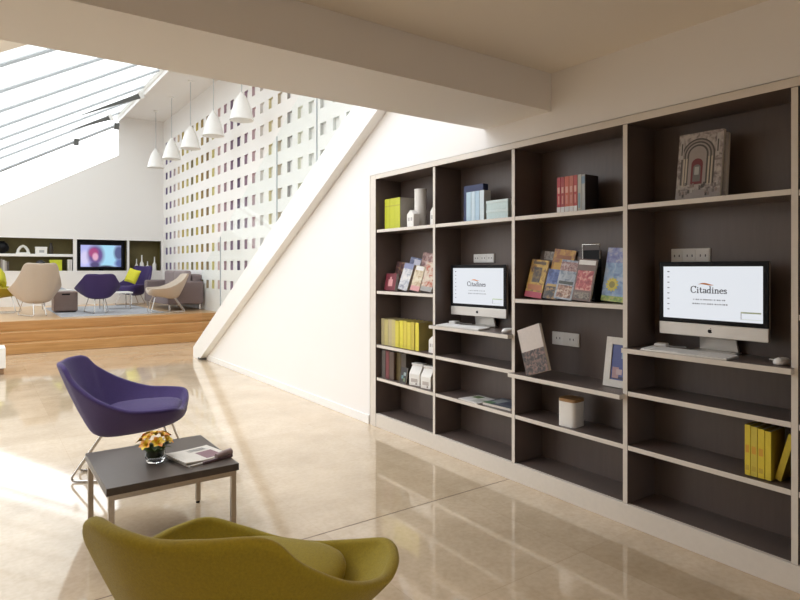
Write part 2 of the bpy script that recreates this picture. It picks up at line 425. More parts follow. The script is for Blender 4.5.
# skylight: panes, bars, purlins, actuators
nrm = Vector((-SL, 0, 1)).normalized(); dwn = Vector((-1, 0, -SL)).normalized()
LEN = (XS-XL)/abs(dwn.x)
def sky_xf(y, off=0.0):
    o = Vector((XS, y, ZA))+nrm*off
    m = Matrix.Identity(4)
    for i, ax in enumerate((dwn, Vector((0, 1, 0)), nrm)):
        for r_ in range(3): m[r_][i] = ax[r_]
    m.translation = o; return m
def skylight(name, y0, y1, bars, pane='sky_glass'):
    b = MB(); b.box(0, LEN, y0, y1, 0.05, 0.056, M[pane], sky_xf(0))
    w = struct(b, name)
    for y in bars:
        b = MB(); b.box(0, LEN, -.012, .012, .025, 0.07, M['steel'], sky_xf(y)); b.build('glazing_bar', w)
    b = MB()
    for s_ in (0.0, 6.2): b.box(s_, s_+.06, y0, y1, -.02, 0.047, M['white'], sky_xf(0))
    b.build('purlin', w)
    return w
ybars = [8.03+1.27*k for k in range(7)]
w1 = skylight('window_1', ROOF_Y, YB+.1, ybars)
b = MB()
for (s_, y, l) in [(0.15, 13.3, 1.3), (0.5, 14.9, 0.9)]:
    xf = sky_xf(y); b.prism([(s_, -.02), (s_+l, -.02), (s_+l*.4, -.075), (s_, -.12)], 'y', -.035, .035, M['darksteel'], xf); b.box(s_-.05, s_+.03, -.06, .06, -.14, -.0, M['white'], xf)
b.build('window_actuator', w1)
skylight('window_3', 2.92, 6.75, [4.2, 5.5], 'clear')  # second skylight added, hidden by the beam, for more light
# gable window
b = MB(); b.prism([(2.9, 4.15), (2.9, ZA), (XL-.1, zroof(XL-.1)), (XL-.1, zg(XL-.1))], 'y', YB+.05, YB+.056, M['clear'])
w2 = struct(b, 'window_2')
b = MB(); b.tube([(2.88, YB-.15, ZA-.22), (XL, YB-.15, zroof(XL)-.2)], 0.035, M['steel']); b.build('window_rail', w2, smooth=40)
b = MB()
for x in (2.82, 1.95): 
    z = zroof(x)-.2; b.box(x-.05, x+.05, YB-.20, YB-.06, z-.09, z+.05, M['darksteel'])
b.build('window_bracket', w2)

# ------------------------------------------------------------------ staircase
stair = thing('staircase', 'white staircase with slanted stringer climbing along the perforated wall', 'staircase', (0, 0, 0))
b = MB(); SH = 0.33
yt = 2.95
b.prism([(YJ0+.0, 0.0), (YJ0+.30, 0.0), (YJ0+.30, 0.155), (yt, zj(yt)+SH), (yt, zj(yt))], 'x', XW-.095, XW-.0005, M['white'])
b.build('stringer', stair, bevel=.004)
b = MB(); b.box(XW-.10, XW-.001, YJ0-.05, YJ0+.05, 0, 0.03, M['darksteel']); b.build('stringer_foot', stair)
n = 18; rise = 0.172; run = rise/SLOPE
for k in range(n):
    y1 = YJ0+.2-run*k; z = rise*(k+1)
    xa = XW+.43 if y1-run < 4.40 else XW+.065
    b = MB(); b.box(xa, XP-.005, y1-run-.02, y1, z-.05, z, M['white']); b.box(xa, XP-.005, y1-run-.02, y1-run, z, z+rise-.05, M['white'])
    b.build('tread', stair)
bal = thing('glass_balustrade', 'clear glass balustrade panels standing on the white stair stringer', 'balustrade', (0, 0, 0))
XG = XW-.06
for (ya, yb) in [(8.84, 8.05), (8.035, 6.18), (6.165, 5.23), (5.215, 3.2)]:
    b = MB(); lo = SH+.001
    b.prism([(ya, zj(ya)+lo), (yb, zj(yb)+lo), (yb, zj(yb)+SH+1.0), (ya, zj(ya)+SH+1.0)], 'x', XG, XG+.012, M['glass'])
    o = b.build('glass_panel', bal)
    b = MB(); e = M['steel']
    b.box(XG-.001, XG+.013, yb-.006, yb+.003, zj(yb)+SH+.008, zj(yb)+SH+1.0, e); b.build('panel_joint', o)

# ------------------------------------------------------------------ bookcase
bc = thing('bookcase', 'tall built-in bookcase with dark taupe compartments and cream edges', 'bookcase', (XW, 2.25, 0))
bx = lambda y: y-2.25
DIV = [4.26, 3.461, 2.658, 1.857, 1.06, 0.26]
DEPTH = 0.255
b = MB(); b.box(DEPTH, DEPTH+.02, bx(.2), bx(4.3), 0.05, 2.13, M['taupe']); b.build('back_panel', bc)
b = MB()
b.box(-.008, DEPTH, bx(4.243), bx(4.329), 0.0, 2.15, M['taupe'], faces={'-x': M['cream'], '+y': M['cream']})
b.box(-.008, DEPTH, bx(.172), bx(.277), 0.0, 2.15, M['taupe'], faces={'-x': M['cream']})
b.box(-.008, DEPTH, bx(.277), bx(4.243), 2.11, 2.15, M['taupe'], faces={'-x': M['cream']})
b.build('frame', bc, bevel=.002)
b = MB(); b.box(-.006, .02, bx(.277), bx(4.243), 0.0, 0.112, M['cream']); b.build('plinth', bc, bevel=.002)
b = MB(); b.box(.02, DEPTH, bx(.277), bx(4.243), 0.08, 0.113, M['taupe']); b.build('bottom_panel', bc)
for y in DIV[1:-1]:
    b = MB(); b.box(0, DEPTH, bx(y)-.0135, bx(y)+.0135, 0.113, 2.11, M['taupe'], faces={'-x': M['cream']}); b.build('divider', bc, bevel=.0015)
BAYS = [[.42, .70, 1.158, 1.68], [.42, .70, .93, 1.68], [.42, .69, 1.158, 1.68], [.42, .705, .934, 1.686], [.42, .70, 1.158, 1.68]]
OUT = {(1, .93): .05, (2, .69): .05, (3, .934): .035}
for i, zs in enumerate(BAYS):
    for z in zs:
        o_ = OUT.get((i, z), 0); e = .03 if o_ else 0
        b = MB(); b.box(.002, DEPTH, bx(DIV[i+1])+.014, bx(DIV[i])-.014, z-.025, z, M['taupe'], faces={'-x': M['cream']})
        if o_: b.box(-o_, 0.0015, bx(DIV[i+1])+.0, bx(DIV[i])-.0, z-.025, z, M['taupe'], faces={'-x': M['cream'], '-z': M['cream'], '+y': M['cream'], '-y': M['cream']})
        b.build('shelf', bc, bevel=.0015)

# ------------------------------------------------------------------ shelf contents
FZ = -PI/2          # things on the shelves face the room
def at_shelf(px, d, z): return (XW+d, y_at(px, XW+d), z+.0005)

def book(name, label, group, px, d, z, w, h, depth, spine, cover=None, lean=0.0, marks=(), cat='book', yaw=0):
    """standing book: spine to the room; px = its left edge"""
    loc = list(at_shelf(px, d, z)); 
    if lean < 0: pass
    loc[2] += abs(math.sin(lean))*(w if lean > 0 else 0)
    t = thing(name, label, cat, loc, 0, group, rot=(0, lean, FZ+yaw))
    cv = cover or spine
    b = MB(); c = .003
    b.box(0, w, 0, .004, 0, h, spine); b.box(0, c, .004, depth, 0, h, cv); b.box(w-c, w, .004, depth, 0, h, cv)
    for (x0, z0, x1, z1, m) in marks: b.box(x0*w, x1*w, -.0007, 0, z0*h, z1*h, m)
    b.build('cover', t, bevel=.001)
    b = MB(); b.box(c, w-c, .004, depth-.004, .004, h-.004, M['paper']); b.build('pages', t)
    return t

def leaflet(name, label, group, px, d, z, w, h, th, base, art, tilt=12, yaw=0, lean=0, cat='brochure', back=None):
    """booklet leaning back, cover to the room; px = its left edge; art = patches (u0,v0,u1,v1,material)"""
    loc = list(at_shelf(px, d, z)); loc[2] += th*math.sin(R(tilt)) + (w*math.sin(R(lean)) if lean > 0 else 0)
    t = thing(name, label, cat, loc, 0, group, rot=(-R(tilt), R(lean), FZ+R(yaw)))
    b = MB(); b.box(0, w, 0, .0012, 0, h, base); b.box(0, w, th-.0012, th, 0, h, back or base)
    if True: b.box(0, .0012, .0012, th-.0012, 0, h, base)
    for k, (u0, v0, u1, v1, m) in enumerate(art): b.box(u0*w, u1*w, -.0004-.0002*k, 0, v0*h, v1*h, m)
    b.build('cover', t)
    b = MB(); b.box(.0014, w-.001, .0013, th-.0013, .001, h-.001, M['paper']); b.build('pages', t)
    return t

def wpx(p0, p1, d): return y_at(p0, XW+d)-y_at(p1, XW+d)

_p = {}
def P(c1, c2, c3, scale=30):
    k = (c1, c2, c3, scale)
    if k in _p: return _p[k]
    m, nt, p, out = nodes_of('print_%02d' % len(_p))
    tc = nt.nodes.new('ShaderNodeTexCoord')
    n = nt.nodes.new('ShaderNodeTexNoise'); n.inputs['Scale'].default_value = scale; n.inputs['Detail'].default_value = 3; n.inputs['Distortion'].default_value = .6
    nt.links.new(tc.outputs['Object'], n.inputs['Vector'])
    r = nt.nodes.new('ShaderNodeValToRGB'); e = r.color_ramp.elements
    e[0].position = .36; e[0].color = (*c1, 1); e[1].position = .64; e[1].color = (*c3, 1)
    x = e.new(.5); x.color = (*c2, 1)
    nt.links.new(n.outputs['Fac'], r.inputs['Fac']); nt.links.new(r.outputs['Color'], p.inputs['Base Color'])
    p.inputs['Roughness'].default_value = .4
    _p[k] = m; return m
LIME = C(.50, .52, .02); GREYP = C(.40, .37, .33); PALEY = C(.50, .43, .17); YEL = C(.66, .52, .04); YEL2 = C(.58, .47, .06)
# bay one, top shelf
for k, (p0, p1, lab) in enumerate([(384.8, 389.8, 'lime green catalogue, leftmost of three at the top left of bookcase'), (389.9, 394.9, 'lime green catalogue in the middle of three on the top left shelf'), (395, 400, 'lime green catalogue with grey side, next to small white house ornament')]):
    book('catalogue', lab, 'lime catalogues on the top shelf', p0, .05, 1.68, wpx(p0, p1, .05)-.001, .255, .19, LIME, GREYP, marks=[(0, .74, 1, .77, C(.38, .36, .03))])
def house(label, px, d, z, w, h, dep, roof=.25, group='small white house ornaments'):
    loc = at_shelf(px, d, z); t = thing('house_ornament', label, 'ornament', loc, FZ, group)
    b = MB(); b.prism([(0, 0), (w, 0), (w, h*(1-roof)), (w/2, h), (0, h*(1-roof))], 'y', 0, dep, M['ceramic']); b.build('house_body', t, bevel=.004)
    b = MB(); 
    for x in (.2, .58): b.box(w*x, w*(x+.22), -.001, .002, h*.35, h*.55, C(.45, .43, .42))
    b.build('house_window', t)
    return t
house('small white gabled ornament between lime catalogues and tall white vase', 406.8, .025, 1.68, wpx(406.8, 413.5, .025), .135, .06)
t = thing('vase', 'tall plain white cylinder vase on the top left shelf', 'vase', (XW+.145, y_at(420.6, XW+.145), 1.6805))
b = MB(); b.lathe([(.01, 0), (.047, 0), (.050, .006), (.050, .305), (.045, .308), (.043, .30), (.041, .02), (.01, .02)], M['ceramic'], 32); b.build('vase_body', t, smooth=40)
b = MB(); b.lathe([(.045, .3), (.052, .3), (.052, .309), (.045, .309)], M['ceramic'], 32, cap0=False, cap1=False); b.build('vase_rim', t, smooth=40)
house('small white gabled ornament half hidden by divider, right of tall vase', 430, .09, 1.68, .075, .15, .07)
# bay one, guide shelf
def L(*a): return C(*a)
RED = L(.22, .015, .03); WHT = L(.74, .72, .70); NAVY = L(.02, .03, .10); DK = L(.03, .025, .025); PINK = L(.62, .30, .30); CREAM = L(.68, .60, .42); ORG = L(.65, .25, .02)
gg = 'guidebooks leaning on the second shelf'
leaflet('guidebook', 'dark red guidebook with pale pink emblem, leftmost on its shelf', gg, 384.3, .06, 1.158, .135, .145, .03, L(.16, .012, .025), [(.3, .25, .7, .65, PINK), (.42, .45, .58, .8, PINK)], 10, 6, cat='book')
leaflet('guidebook', 'brown and maroon guidebook leaning behind the red emblem guidebook', gg, 391.5, .13, 1.158, .13, .24, .02, P((.03, .012, .012), (.10, .03, .03), (.24, .15, .07), 30), [], 10, 6, 7, cat='book')
leaflet('guidebook', 'white guidebook with blue top corner in middle of guidebook shelf', gg, 397.6, .045, 1.158, .098, .225, .03, P((.34, .36, .42), (.58, .58, .6), (.68, .66, .64), 25), [(.0, .0, 1, .2, P((.2, .2, .26), (.45, .46, .5), (.6, .6, .6), 50)), (.0, .8, 1, 1, L(.24, .26, .42))], 14, 14, 10, cat='book')
leaflet('guidebook', 'tall blue guidebook leaning behind the white guidebook', gg, 402.5, .11, 1.158, .12, .275, .02, P((.06, .07, .16), (.13, .15, .28), (.4, .4, .5), 22), [(.4, .74, 1, .95, L(.48, .48, .58))], 12, 10, 10, cat='book')
leaflet('guidebook', 'cream guidebook with pink foot beside the white guidebook', gg, 409.8, .04, 1.158, .092, .205, .03, P((.42, .30, .18), (.60, .51, .35), (.68, .62, .48), 28), [(0, 0, 1, .2, PINK), (.1, .82, .9, .98, WHT)], 14, 14, 8, cat='book')
leaflet('guidebook', 'cream guidebook with red blotches, rightmost on the guidebook shelf', gg, 420, .04, 1.158, .11, .235, .03, P((.42, .10, .05), (.58, .46, .36), (.66, .58, .46), 26), [(0, 0, 1, .16, L(.36, .34, .32))], 14, 14, 7, cat='book')
leaflet('guidebook', 'pink and brown guidebook leaning at the back, right end of its shelf', gg, 416, .13, 1.158, .16, .31, .02, P((.12, .05, .05), (.36, .20, .18), (.55, .45, .4), 24), [], 10, 6, 6, cat='book')
# bay one, yellow row
ords = ['first', 'second', 'third', 'fourth', 'fifth', 'sixth', 'seventh', 'eighth', 'ninth', 'tenth']
xs = [381.2, 384.4, 388.2, 391.6, 395.2, 399.4, 403.2, 407.0, 410.7, 415.2]; pal = [L(.40, .34, .18), PALEY, L(.44, .37, .2), PALEY, L(.62, .54, .06), L(.66, .58, .05), L(.6, .5, .06), L(.64, .55, .06), L(.52, .42, .05), L(.68, .58, .05)]
for k in range(10):
    w = wpx(xs[k], xs[k]+(xs[1]-xs[0] if k == 0 else 3.7), .04)-.002
    tone = 'dull straw' if k < 4 else 'bright yellow'
    book('yellow_book', '%s book, %s from the left in the row above dark books' % (tone, ords[k]), 'row of yellow books on the left shelves', xs[k], .04, .70, w, .222 - .006*(k % 3 == 1), .17, pal[k], L(.40, .33, .10) if k > 7 else pal[k])
house('small white house box at right end of the yellow book row', 428.5, .06, .70, .085, .13, .07)
# bay one, dark books and house boxes
dk = [(381.3, 385.0, L(.10, .085, .075), 'dark grey'), (385.2, 388.6, L(.16, .03, .035), 'dark red'), (388.8, 393.5, L(.085, .05, .035), 'dark brown'), (393.7, 398.2, L(.10, .07, .02), 'dark olive'), (398.4, 403.5, L(.06, .045, .03), 'blackish brown')]
for p0, p1, m, nm in dk:
    book('dark_book', '%s upright book on the shelf below the yellow book row' % nm, 'dark upright books on the left shelves', p0+.4+(2.2 if p0 > 393 else 0), .035 if p0 < 393 else .06, .42, wpx(p0, p1, .035)-.002, .235, .15, m, m)
t = leaflet('brochure', 'black brochure with teal and pale specks leaning on dark books', 'loose brochures', 399.5, .012, .42, .085, .13, .008, DK, [(.2, .3, .5, .5, L(.10, .22, .24)), (.5, .5, .85, .7, L(.3, .36, .36)), (.55, .15, .8, .35, L(.14, .2, .1))], 9)
def housebox(label, px, d, z, yaw):
    loc = at_shelf(px, d, z); t = thing('house_box', label, 'ornament', loc, FZ+R(yaw), 'white house shaped boxes')
    w, dp, h1, h2 = .108, .11, .092, .155
    b = MB(); b.box(0, w, 0, dp, 0, h1, M['ceramic']); b.build('box_body', t, bevel=.004)
    b = MB(); b.prism([(0, h1), (dp, h1), (dp*.78, h2), (dp*.40, h2)], 'x', 0, w, M['ceramic']); b.build('roof', t, bevel=.003)
    b = MB(); b.box(-.004, w+.004, dp*.34, dp*.84, h2, h2+.016, M['white']); b.build('ridge', t, bevel=.003)
    b = MB(); b.box(w*.2, w*.8, -.001, .002, h1*.3, h1*.6, L(.5, .45, .42)); b.box(w*.62, w*.76, -.0015, .002, h1*.1, h1*.25, L(.3, .26, .25)); b.build('printed_band', t)
housebox('white house-shaped gift box with sloping lid, nearer the dark books', 409, .03, .42, 14)
housebox('white house-shaped gift box beside the divider, right of its twin', 420.5, .03, .42, 8)
# bay two top
book('navy_book', 'tall navy book standing behind pale blue volumes', None, 463.8, .10, 1.68, .20, .265, .05, NAVY, NAVY)
pb = [(466.3, 471.0, L(.42, .56, .66)), (471.2, 474.9, L(.50, .62, .70)), (475.1, 479.4, L(.38, .52, .64)), (479.6, 484, L(.55, .64, .68))]
for k, (p0, p1, m) in enumerate(pb):
    book('blue_volume', 'pale blue upright volume, %s from the left before navy book' % ords[k], 'pale blue volumes on the top shelf', p0, .03, 1.68, wpx(p0, p1, .03)-.001, .205, .065, m, L(.42, .40, .37))
for k in range(2):
    loc = list(at_shelf(486.4, .035, 1.68+.0635*k)); t = thing('flat_box', ['pale aqua flat box under another, beside pale blue volumes', 'pale aqua flat box on top of another, beside pale blue volumes'][k], 'box', loc, FZ, 'pale aqua flat boxes')
    w = wpx(486.4, 508, .035); b = MB(); b.box(0, w, 0, .15, 0, .045, L(.50, .62, .62)); b.build('box_base', t, bevel=.002)
    b = MB(); b.box(-.002, w+.002, -.002, .152, .045, .063, L(.58, .68, .68)); b.build('lid', t, bevel=.002)

# computers
GLY = {'C': ([[(.62,.82),(.5,.95),(.32,.98),(.14,.86),(.06,.6),(.06,.4),(.14,.14),(.32,.02),(.5,.04),(.64,.2)], [(.62,.98),(.62,.74)]], .72),
 'i': ([[(.16,.0),(.16,.56)], [(.03,.02),(.30,.02)], [(.05,.54),(.16,.54)], [(.16,.72),(.16,.82)]], .34),
 't': ([[(.16,.78),(.16,.14),(.24,.02),(.36,.06)], [(.02,.56),(.34,.56)]], .40),
 'a': ([[(.06,.44),(.14,.55),(.30,.56),(.38,.45),(.38,.08),(.46,.02)], [(.38,.34),(.14,.26),(.05,.14),(.12,.02),(.25,.02),(.38,.14)]], .50),
 'd': ([[(.40,1.0),(.40,.02),(.50,.02)], [(.28,.98),(.40,.98)], [(.40,.46),(.26,.56),(.12,.5),(.05,.3),(.12,.06),(.26,.01),(.40,.12)]], .55),
 'n': ([[(.12,.0),(.12,.56)], [(.01,.02),(.24,.02)], [(.02,.54),(.12,.54)], [(.12,.42),(.26,.56),(.38,.52),(.42,.4),(.42,.0)], [(.32,.02),(.53,.02)]], .57),
 'e': ([[(.07,.32),(.42,.32),(.38,.48),(.26,.56),(.12,.48),(.05,.28),(.12,.08),(.26,.01),(.42,.1)]], .48),
 's': ([[(.34,.46),(.24,.56),(.10,.52),(.08,.4),(.30,.22),(.34,.1),(.24,.01),(.1,.02),(.05,.12)]], .40)}
def write(b, text, x, z, h, y, m, th=.085, width=None):
    tot = sum(GLY[c][1] for c in text); k = (width/tot) if width else h
    for c in text:
        st, adv = GLY[c]
        for s_ in st:
            for (p, q) in zip(s_[:-1], s_[1:]):
                p2, q2 = Vector((x+p[0]*k, z+p[1]*h)), Vector((x+q[0]*k, z+q[1]*h)); d = q2-p2
                if d.length < 1e-6: continue
                wv = th*h*(0.55+0.6*abs(d.y)/d.length); nn = Vector((-d.y, d.x)).normalized()*wv/2; e = d.normalized()*wv*.2
                P = [p2-e+nn, q2+e+nn, q2+e-nn, p2-e-nn]
                b.prism([(v.x, v.y) for v in P], 'y', y-.0004, y, m)
        x += adv*k
def computer(label, loc, yaw):
    t = thing('desktop_computer', label, 'computer', loc, FZ+R(yaw), 'desktop computers in the bookcase')
    W, Z0, Z1 = .528, .078, .450
    b = MB(); b.box(-W/2, W/2, 0, .022, Z0, Z0+.064, M['alu']); b.box(-W/2, W/2, .008, .022, Z0+.064, Z1, M['alu'])
    b.loft([[(sx*W/2*k, yy, (Z0+Z1)/2+sz*(Z1-Z0)/2*k) for sx, sz in ((-1,-1),(1,-1),(1,1),(-1,1))] for yy, k in ((.022, 1), (.034, .88), (.042, .55))], M['alu'], cap0=False)
    b.build('casing', t, bevel=.003)
    b = MB(); b.box(-W/2, W/2, 0.0005, .0075, Z0+.0645, Z1, M['black']); bz = b.build('bezel', t, bevel=.002)
    sx0, sx1, sz0, sz1 = -W/2+.024, W/2-.024, Z0+.064+.022, Z1-.024
    b = MB(); b.box(sx0, sx1, -.0006, .0004, sz0, sz1, M['screen']); sc = b.build('screen', t)
    sw, sh = sx1-sx0, sz1-sz0
    b = MB(); y = -.0007
    write(b, 'Citadines', sx0+sw*.30, sz0+sh*.50, sh*.128, y, M['ink'], th=.135, width=sw*.37)
    b.build('screen_wordmark', sc)
    b = MB()
    pts = [(sx0+sw*(.385+.15*k/8), sz0+sh*(.665+.012*math.sin(k/8*PI*1.6))) for k in range(9)]
    for k in range(8):
        hh = sh*.014*math.sin((k+.5)/8*PI)+.0006
        b.prism([(pts[k][0], pts[k][1]-hh), (pts[k+1][0], pts[k+1][1]-hh), (pts[k+1][0], pts[k+1][1]+hh), (pts[k][0], pts[k][1]+hh)], 'y', y-.0004, y, M['orange_ink'])
    b.build('screen_emblem', sc)
    b = MB()
    rnd = random.Random(3)
    for (u0, u1, v, h) in [(.33, .64, .365, .022), (.32, .66, .285, .024)]:
        u = u0
        while u < u1:
            d = rnd.choice((.008, .012, .016)); b.box(sx0+sw*u, sx0+sw*(u+d), y-.0004, y, sz0+sh*v, sz0+sh*(v+h), M['ink2']); u += d+rnd.choice((.006, .008, .016))
    b.build('screen_small_print', sc)
    b = MB()
    for k in range(8):
        z = sz1-sh*(.09+.105*k); b.box(sx0+sw*.045, sx0+sw*.068, y-.0004, y, z-.005, z, M['ink2'] if k else M['ink'])
    b.build('screen_icons', sc)
    b = MB()
    b.box(sx0+sw*.80, sx0+sw*.985, y-.0004, y, sz0+sh*.16, sz0+sh*.185, M['green_ink']); b.box(sx0+sw*.80, sx0+sw*.806, y-.0004, y, sz0+sh*.05, sz0+sh*.16, M['ink2']); b.box(sx0+sw*.80, sx0+sw*.985, y-.0004, y, sz0+sh*.05, sz0+sh*.055, M['green_ink'])
    b.build('screen_note', sc)
    # emblem on the chin
    b = MB(); zc = Z0+.031; r0 = .0105
    out = []
    for k in range(40):
        a = 2*PI*k/40+PI/2; r_ = r0*(1+.06*math.cos(2*a)-.22*math.exp(-((k if k < 20 else k-40)/2.2)**2)-.08*math.exp(-((k-20)/2.0)**2))
        x, z = r_*math.cos(a)*.98, r_*math.sin(a)
        dx, dz = x-.0125, z-.002
        if math.hypot(dx, dz) < .0058:
            s_ = .0058/math.hypot(dx, dz); x, z = .0125+dx*s_, .002+dz*s_
        out.append((x, zc+z))
    b.prism(out, 'y', -.0006, 0.0002, M['black'])
    b.prism([(.0005, zc+.0105), (.003, zc+.0115), (.0052, zc+.0155), (.0045, zc+.0165), (.0015, zc+.0145)], 'y', -.0006, .0002, M['black'])
    b.build('emblem', t)
    b = MB(); prof = [(.035, .20), (.042, .12), (.06, .03), (.085, .008)]
    b.loft([[(-.085, .045, .24), (.085, .045, .24), (.085, .052, .24), (-.085, .052, .24)], [(-.09, .075, .06), (.09, .075, .06), (.09, .085, .06), (-.09, .085, .06)], [(-.095, .085, .008), (.095, .085, .008), (.095, .1, .008), (-.095, .1, .008)]], M['alu'])
    b.box(-.10, .10, -.045, .11, 0, .008, M['alu']); b.build('stand', t, bevel=.002)
    return t
computer('large computer showing white welcome page, in the bay near right edge', (XW+.13, 1.478, .9345), 0)
c2 = computer('computer with white welcome page in the narrower bay, left of pair', (XW+.125, 3.126, .9305), 4); c2.scale = (1.01, 1, .99)

def keyboard(label, loc, yaw):
    t = thing('keyboard', label, 'keyboard', loc, FZ+R(yaw), 'computer keyboards')
    b = MB(); W, D = .43, .115
    b.prism([(0, 0), (D, 0), (D, .013), (0, .006)], 'x', -W/2, W/2, M['alu']); b.build('keyboard_tray', t, bevel=.002)
    sl = .007/D
    xf = Matrix.Translation((0, 0, .0061)) @ Matrix.Rotation(math.atan(sl), 4, 'X')
    b = MB()
    for r_ in range(6):
        y = .005+r_*.0182
        for c_ in range(21):
            x = -W/2+.006+c_*.02; 
            if c_ in (14, 17) and False: continue
            x += (.004 if c_ > 13 else 0)+(.002 if c_ > 16 else 0)-.003
            if r_ == 0 and 3 < c_ < 10:
                if c_ == 4: b.box(x, x+.1365, y, y+.0155, 0, .0035, M['key'], xf)
                continue
            b.box(x, x+.0165, y, y+.0155, 0, .0035, M['key'], xf)
    b.build('keys', t)['kind'] = 'stuff'
    return t
keyboard('slim white keyboard before the larger computer near right edge', (XW-.033, 1.535, .9345), 0)
keyboard('slim white keyboard before the farther computer in left bay', (XW-.048, 3.155, .9305), 3)
def mouse(label, loc):
    t = thing('computer_mouse', label, 'mouse', loc, FZ, 'white computer mice')
    b = MB(); rings = []
    for z, k in ((0, .92), (.006, 1), (.014, .97), (.022, .82), (.027, .55), (.029, .2)):
        rings.append([(.031*k*math.cos(a), .054*k*math.sin(a)+.054-(z*.1), z) for a in [2*PI*i/24 for i in range(24)]])
    b.loft(rings, M['key']); b.build('mouse_shell', t, smooth=60)
    b = MB(); b.lathe([(.001, 0.028), (.004, .0285), (.004, .031), (.001, .032)], L(.4, .4, .4), 12, 0, .03); b.build('scroll_ball', t, smooth=50)
mouse('white mouse on desk shelf, right of the larger computer', (XW+.02, y_at(780, XW+.05), .9345))
mouse('white mouse on desk shelf beside the farther computer', (XW+.005, y_at(507.5, XW+.05), .9305))
def cable(label, pts): 
    b = MB(); b.tube(fillet(pts, .03), .0025, M['key'], 6); o = b.build('cable', smooth=60); tag(o, label, 'cable'); return o
cable('thin pale mouse cable lying on right desk shelf', [(XW+.133, y_at(780, XW+.05), .938), (XW+.155, 1.225, .938), (XW+.18, 1.22, .938), (XW+.235, 1.20, .938)])
def adapter(label, loc):
    t = thing('power_adapter', label, 'adapter', loc, FZ+.3, 'white power adapters')
    b = MB(); b.box(-.03, .03, 0, .06, 0, .028, M['key']); b.build('adapter_body', t, bevel=.005)
    b = MB(); b.tube(fillet([(0, .06, .014), (.0, .09, .014), (.03, .11, .004), (.1, .12, .004)], .02), .003, M['key'], 6); b.build('lead', t, smooth=60)
adapter('small white adapter left of the larger computer on desk shelf', (XW+.09, y_at(660, XW+.09), .9345))
adapter('small white adapter left of the farther computer on desk shelf', (XW+.09, y_at(452, XW+.09), .9305))

def socket(label, p0, p1, z0, z1, n):
    X = XW+DEPTH; ya, yb = y_at(p0, X), y_at(p1, X); w = ya-yb; h = z1-z0
    t = thing('wall_socket', label, 'socket', (X, ya, z0), FZ, 'white socket plates on the bookcase back')
    b = MB(); b.box(0, w, -.010, -.0005, 0, h, M['key']); b.build('cover_plate', t, bevel=.003)
    for k in range(n):
        cx = w*(k+.5)/n
        b = MB(); b.box(cx-w/n*.42, cx+w/n*.42, -.013, -.010, h*.12, h*.88, M['key']) 
        b.box(cx-.016, cx-.010, -.0135, -.013, h*.45, h*.6, M['ink']); b.box(cx+.010, cx+.016, -.0135, -.013, h*.45, h*.6, M['ink']); b.build('socket_insert', t, bevel=.001)
    return t
socket('white socket plate above the larger computer near right edge', 672, 711, 1.375, 1.455, 3)
socket('white socket plate above the farther computer in left bay', 474.5, 495, 1.392, 1.456, 3)
socket('white socket plate on bare back panel between brochure and picture frame', 553, 580, .862, .945, 2)
# bay two: flat magazines
def flat_mag(label, px, d, z, w, h, th, yaw, base, art):
    loc = at_shelf(px, d, z); t = thing('magazine', label, 'magazine', loc, FZ+R(yaw), 'flat magazines on the low shelf')
    b = MB(); b.box(0, w, 0, h, 0, .0012, base); b.box(0, w, 0, h, th-.0012, th, base); b.box(0, .0012, 0, h, .0012, th-.0012, base)
    for k, (u0, v0, u1, v1, m) in enumerate(art): b.box(u0*w, u1*w, v0*h, v1*h, th, th+.0004+.0002*k, m)
    b.build('cover', t); b = MB(); b.box(.0013, w-.001, .001, h-.001, .0013, th-.0013, M['paper']); b.build('pages', t)
flat_mag('white leaflet with green print lying flat left of dark magazine', 458.5, .01, .42, .20, .19, .006, -2, WHT, [(.1, .55, .45, .9, L(.12, .2, .06)), (.5, .1, .9, .6, L(.5, .5, .46))])
flat_mag('dark blue-grey magazine lying flat at the low shelf of computer bay', 482.5, .03, .42, .25, .20, .018, 3, L(.10, .11, .14), [(.1, .2, .4, .8, L(.35, .38, .4)), (.45, .3, .9, .9, L(.05, .06, .1)), (.0, .0, .3, .3, L(.1, .2, .1))])
# bay three, top: red books
rb = [(557.0, 560.6, L(.40, .02, .03), 'crimson'), (560.8, 564.4, L(.34, .03, .03), 'dark red'), (564.6, 569.0, L(.50, .10, .05), 'orange red'), (569.2, 573.2, L(.46, .12, .07), 'brick red'), (573.4, 577.2, L(.42, .05, .04), 'deep red')]
for k, (p0, p1, m, nm) in enumerate(rb):
    book('travel_guide', '%s travel guide with white foot, %s from left on top shelf' % (nm, ords[k]), 'red travel guides on the top shelf', p0, .06, 1.68, wpx(p0, p1, .06)-.0008, .215, .12, m, m, marks=[(0, .02, 1, .17, WHT), (.2, .55, .8, .72, L(.62, .32, .25)), (.3, .25, .7, .48, L(.55, .2, .15))])
book('travel_guide', 'grey travel guide right of the red guides on top shelf', 'red travel guides on the top shelf', 577.6, .06, 1.68, wpx(577.6, 581.2, .06)-.001, .215, .12, L(.42, .41, .36), L(.3, .3, .28), marks=[(.2, .1, .8, .5, L(.2, .3, .35))])
book('travel_guide', 'pale grey guide with black side, rightmost in red guide row', 'red travel guides on the top shelf', 581.4, .06, 1.68, wpx(581.4, 585, .06)-.001, .212, .125, L(.38, .40, .40), DK, marks=[(.0, .75, 1, .95, L(.2, .3, .4))])
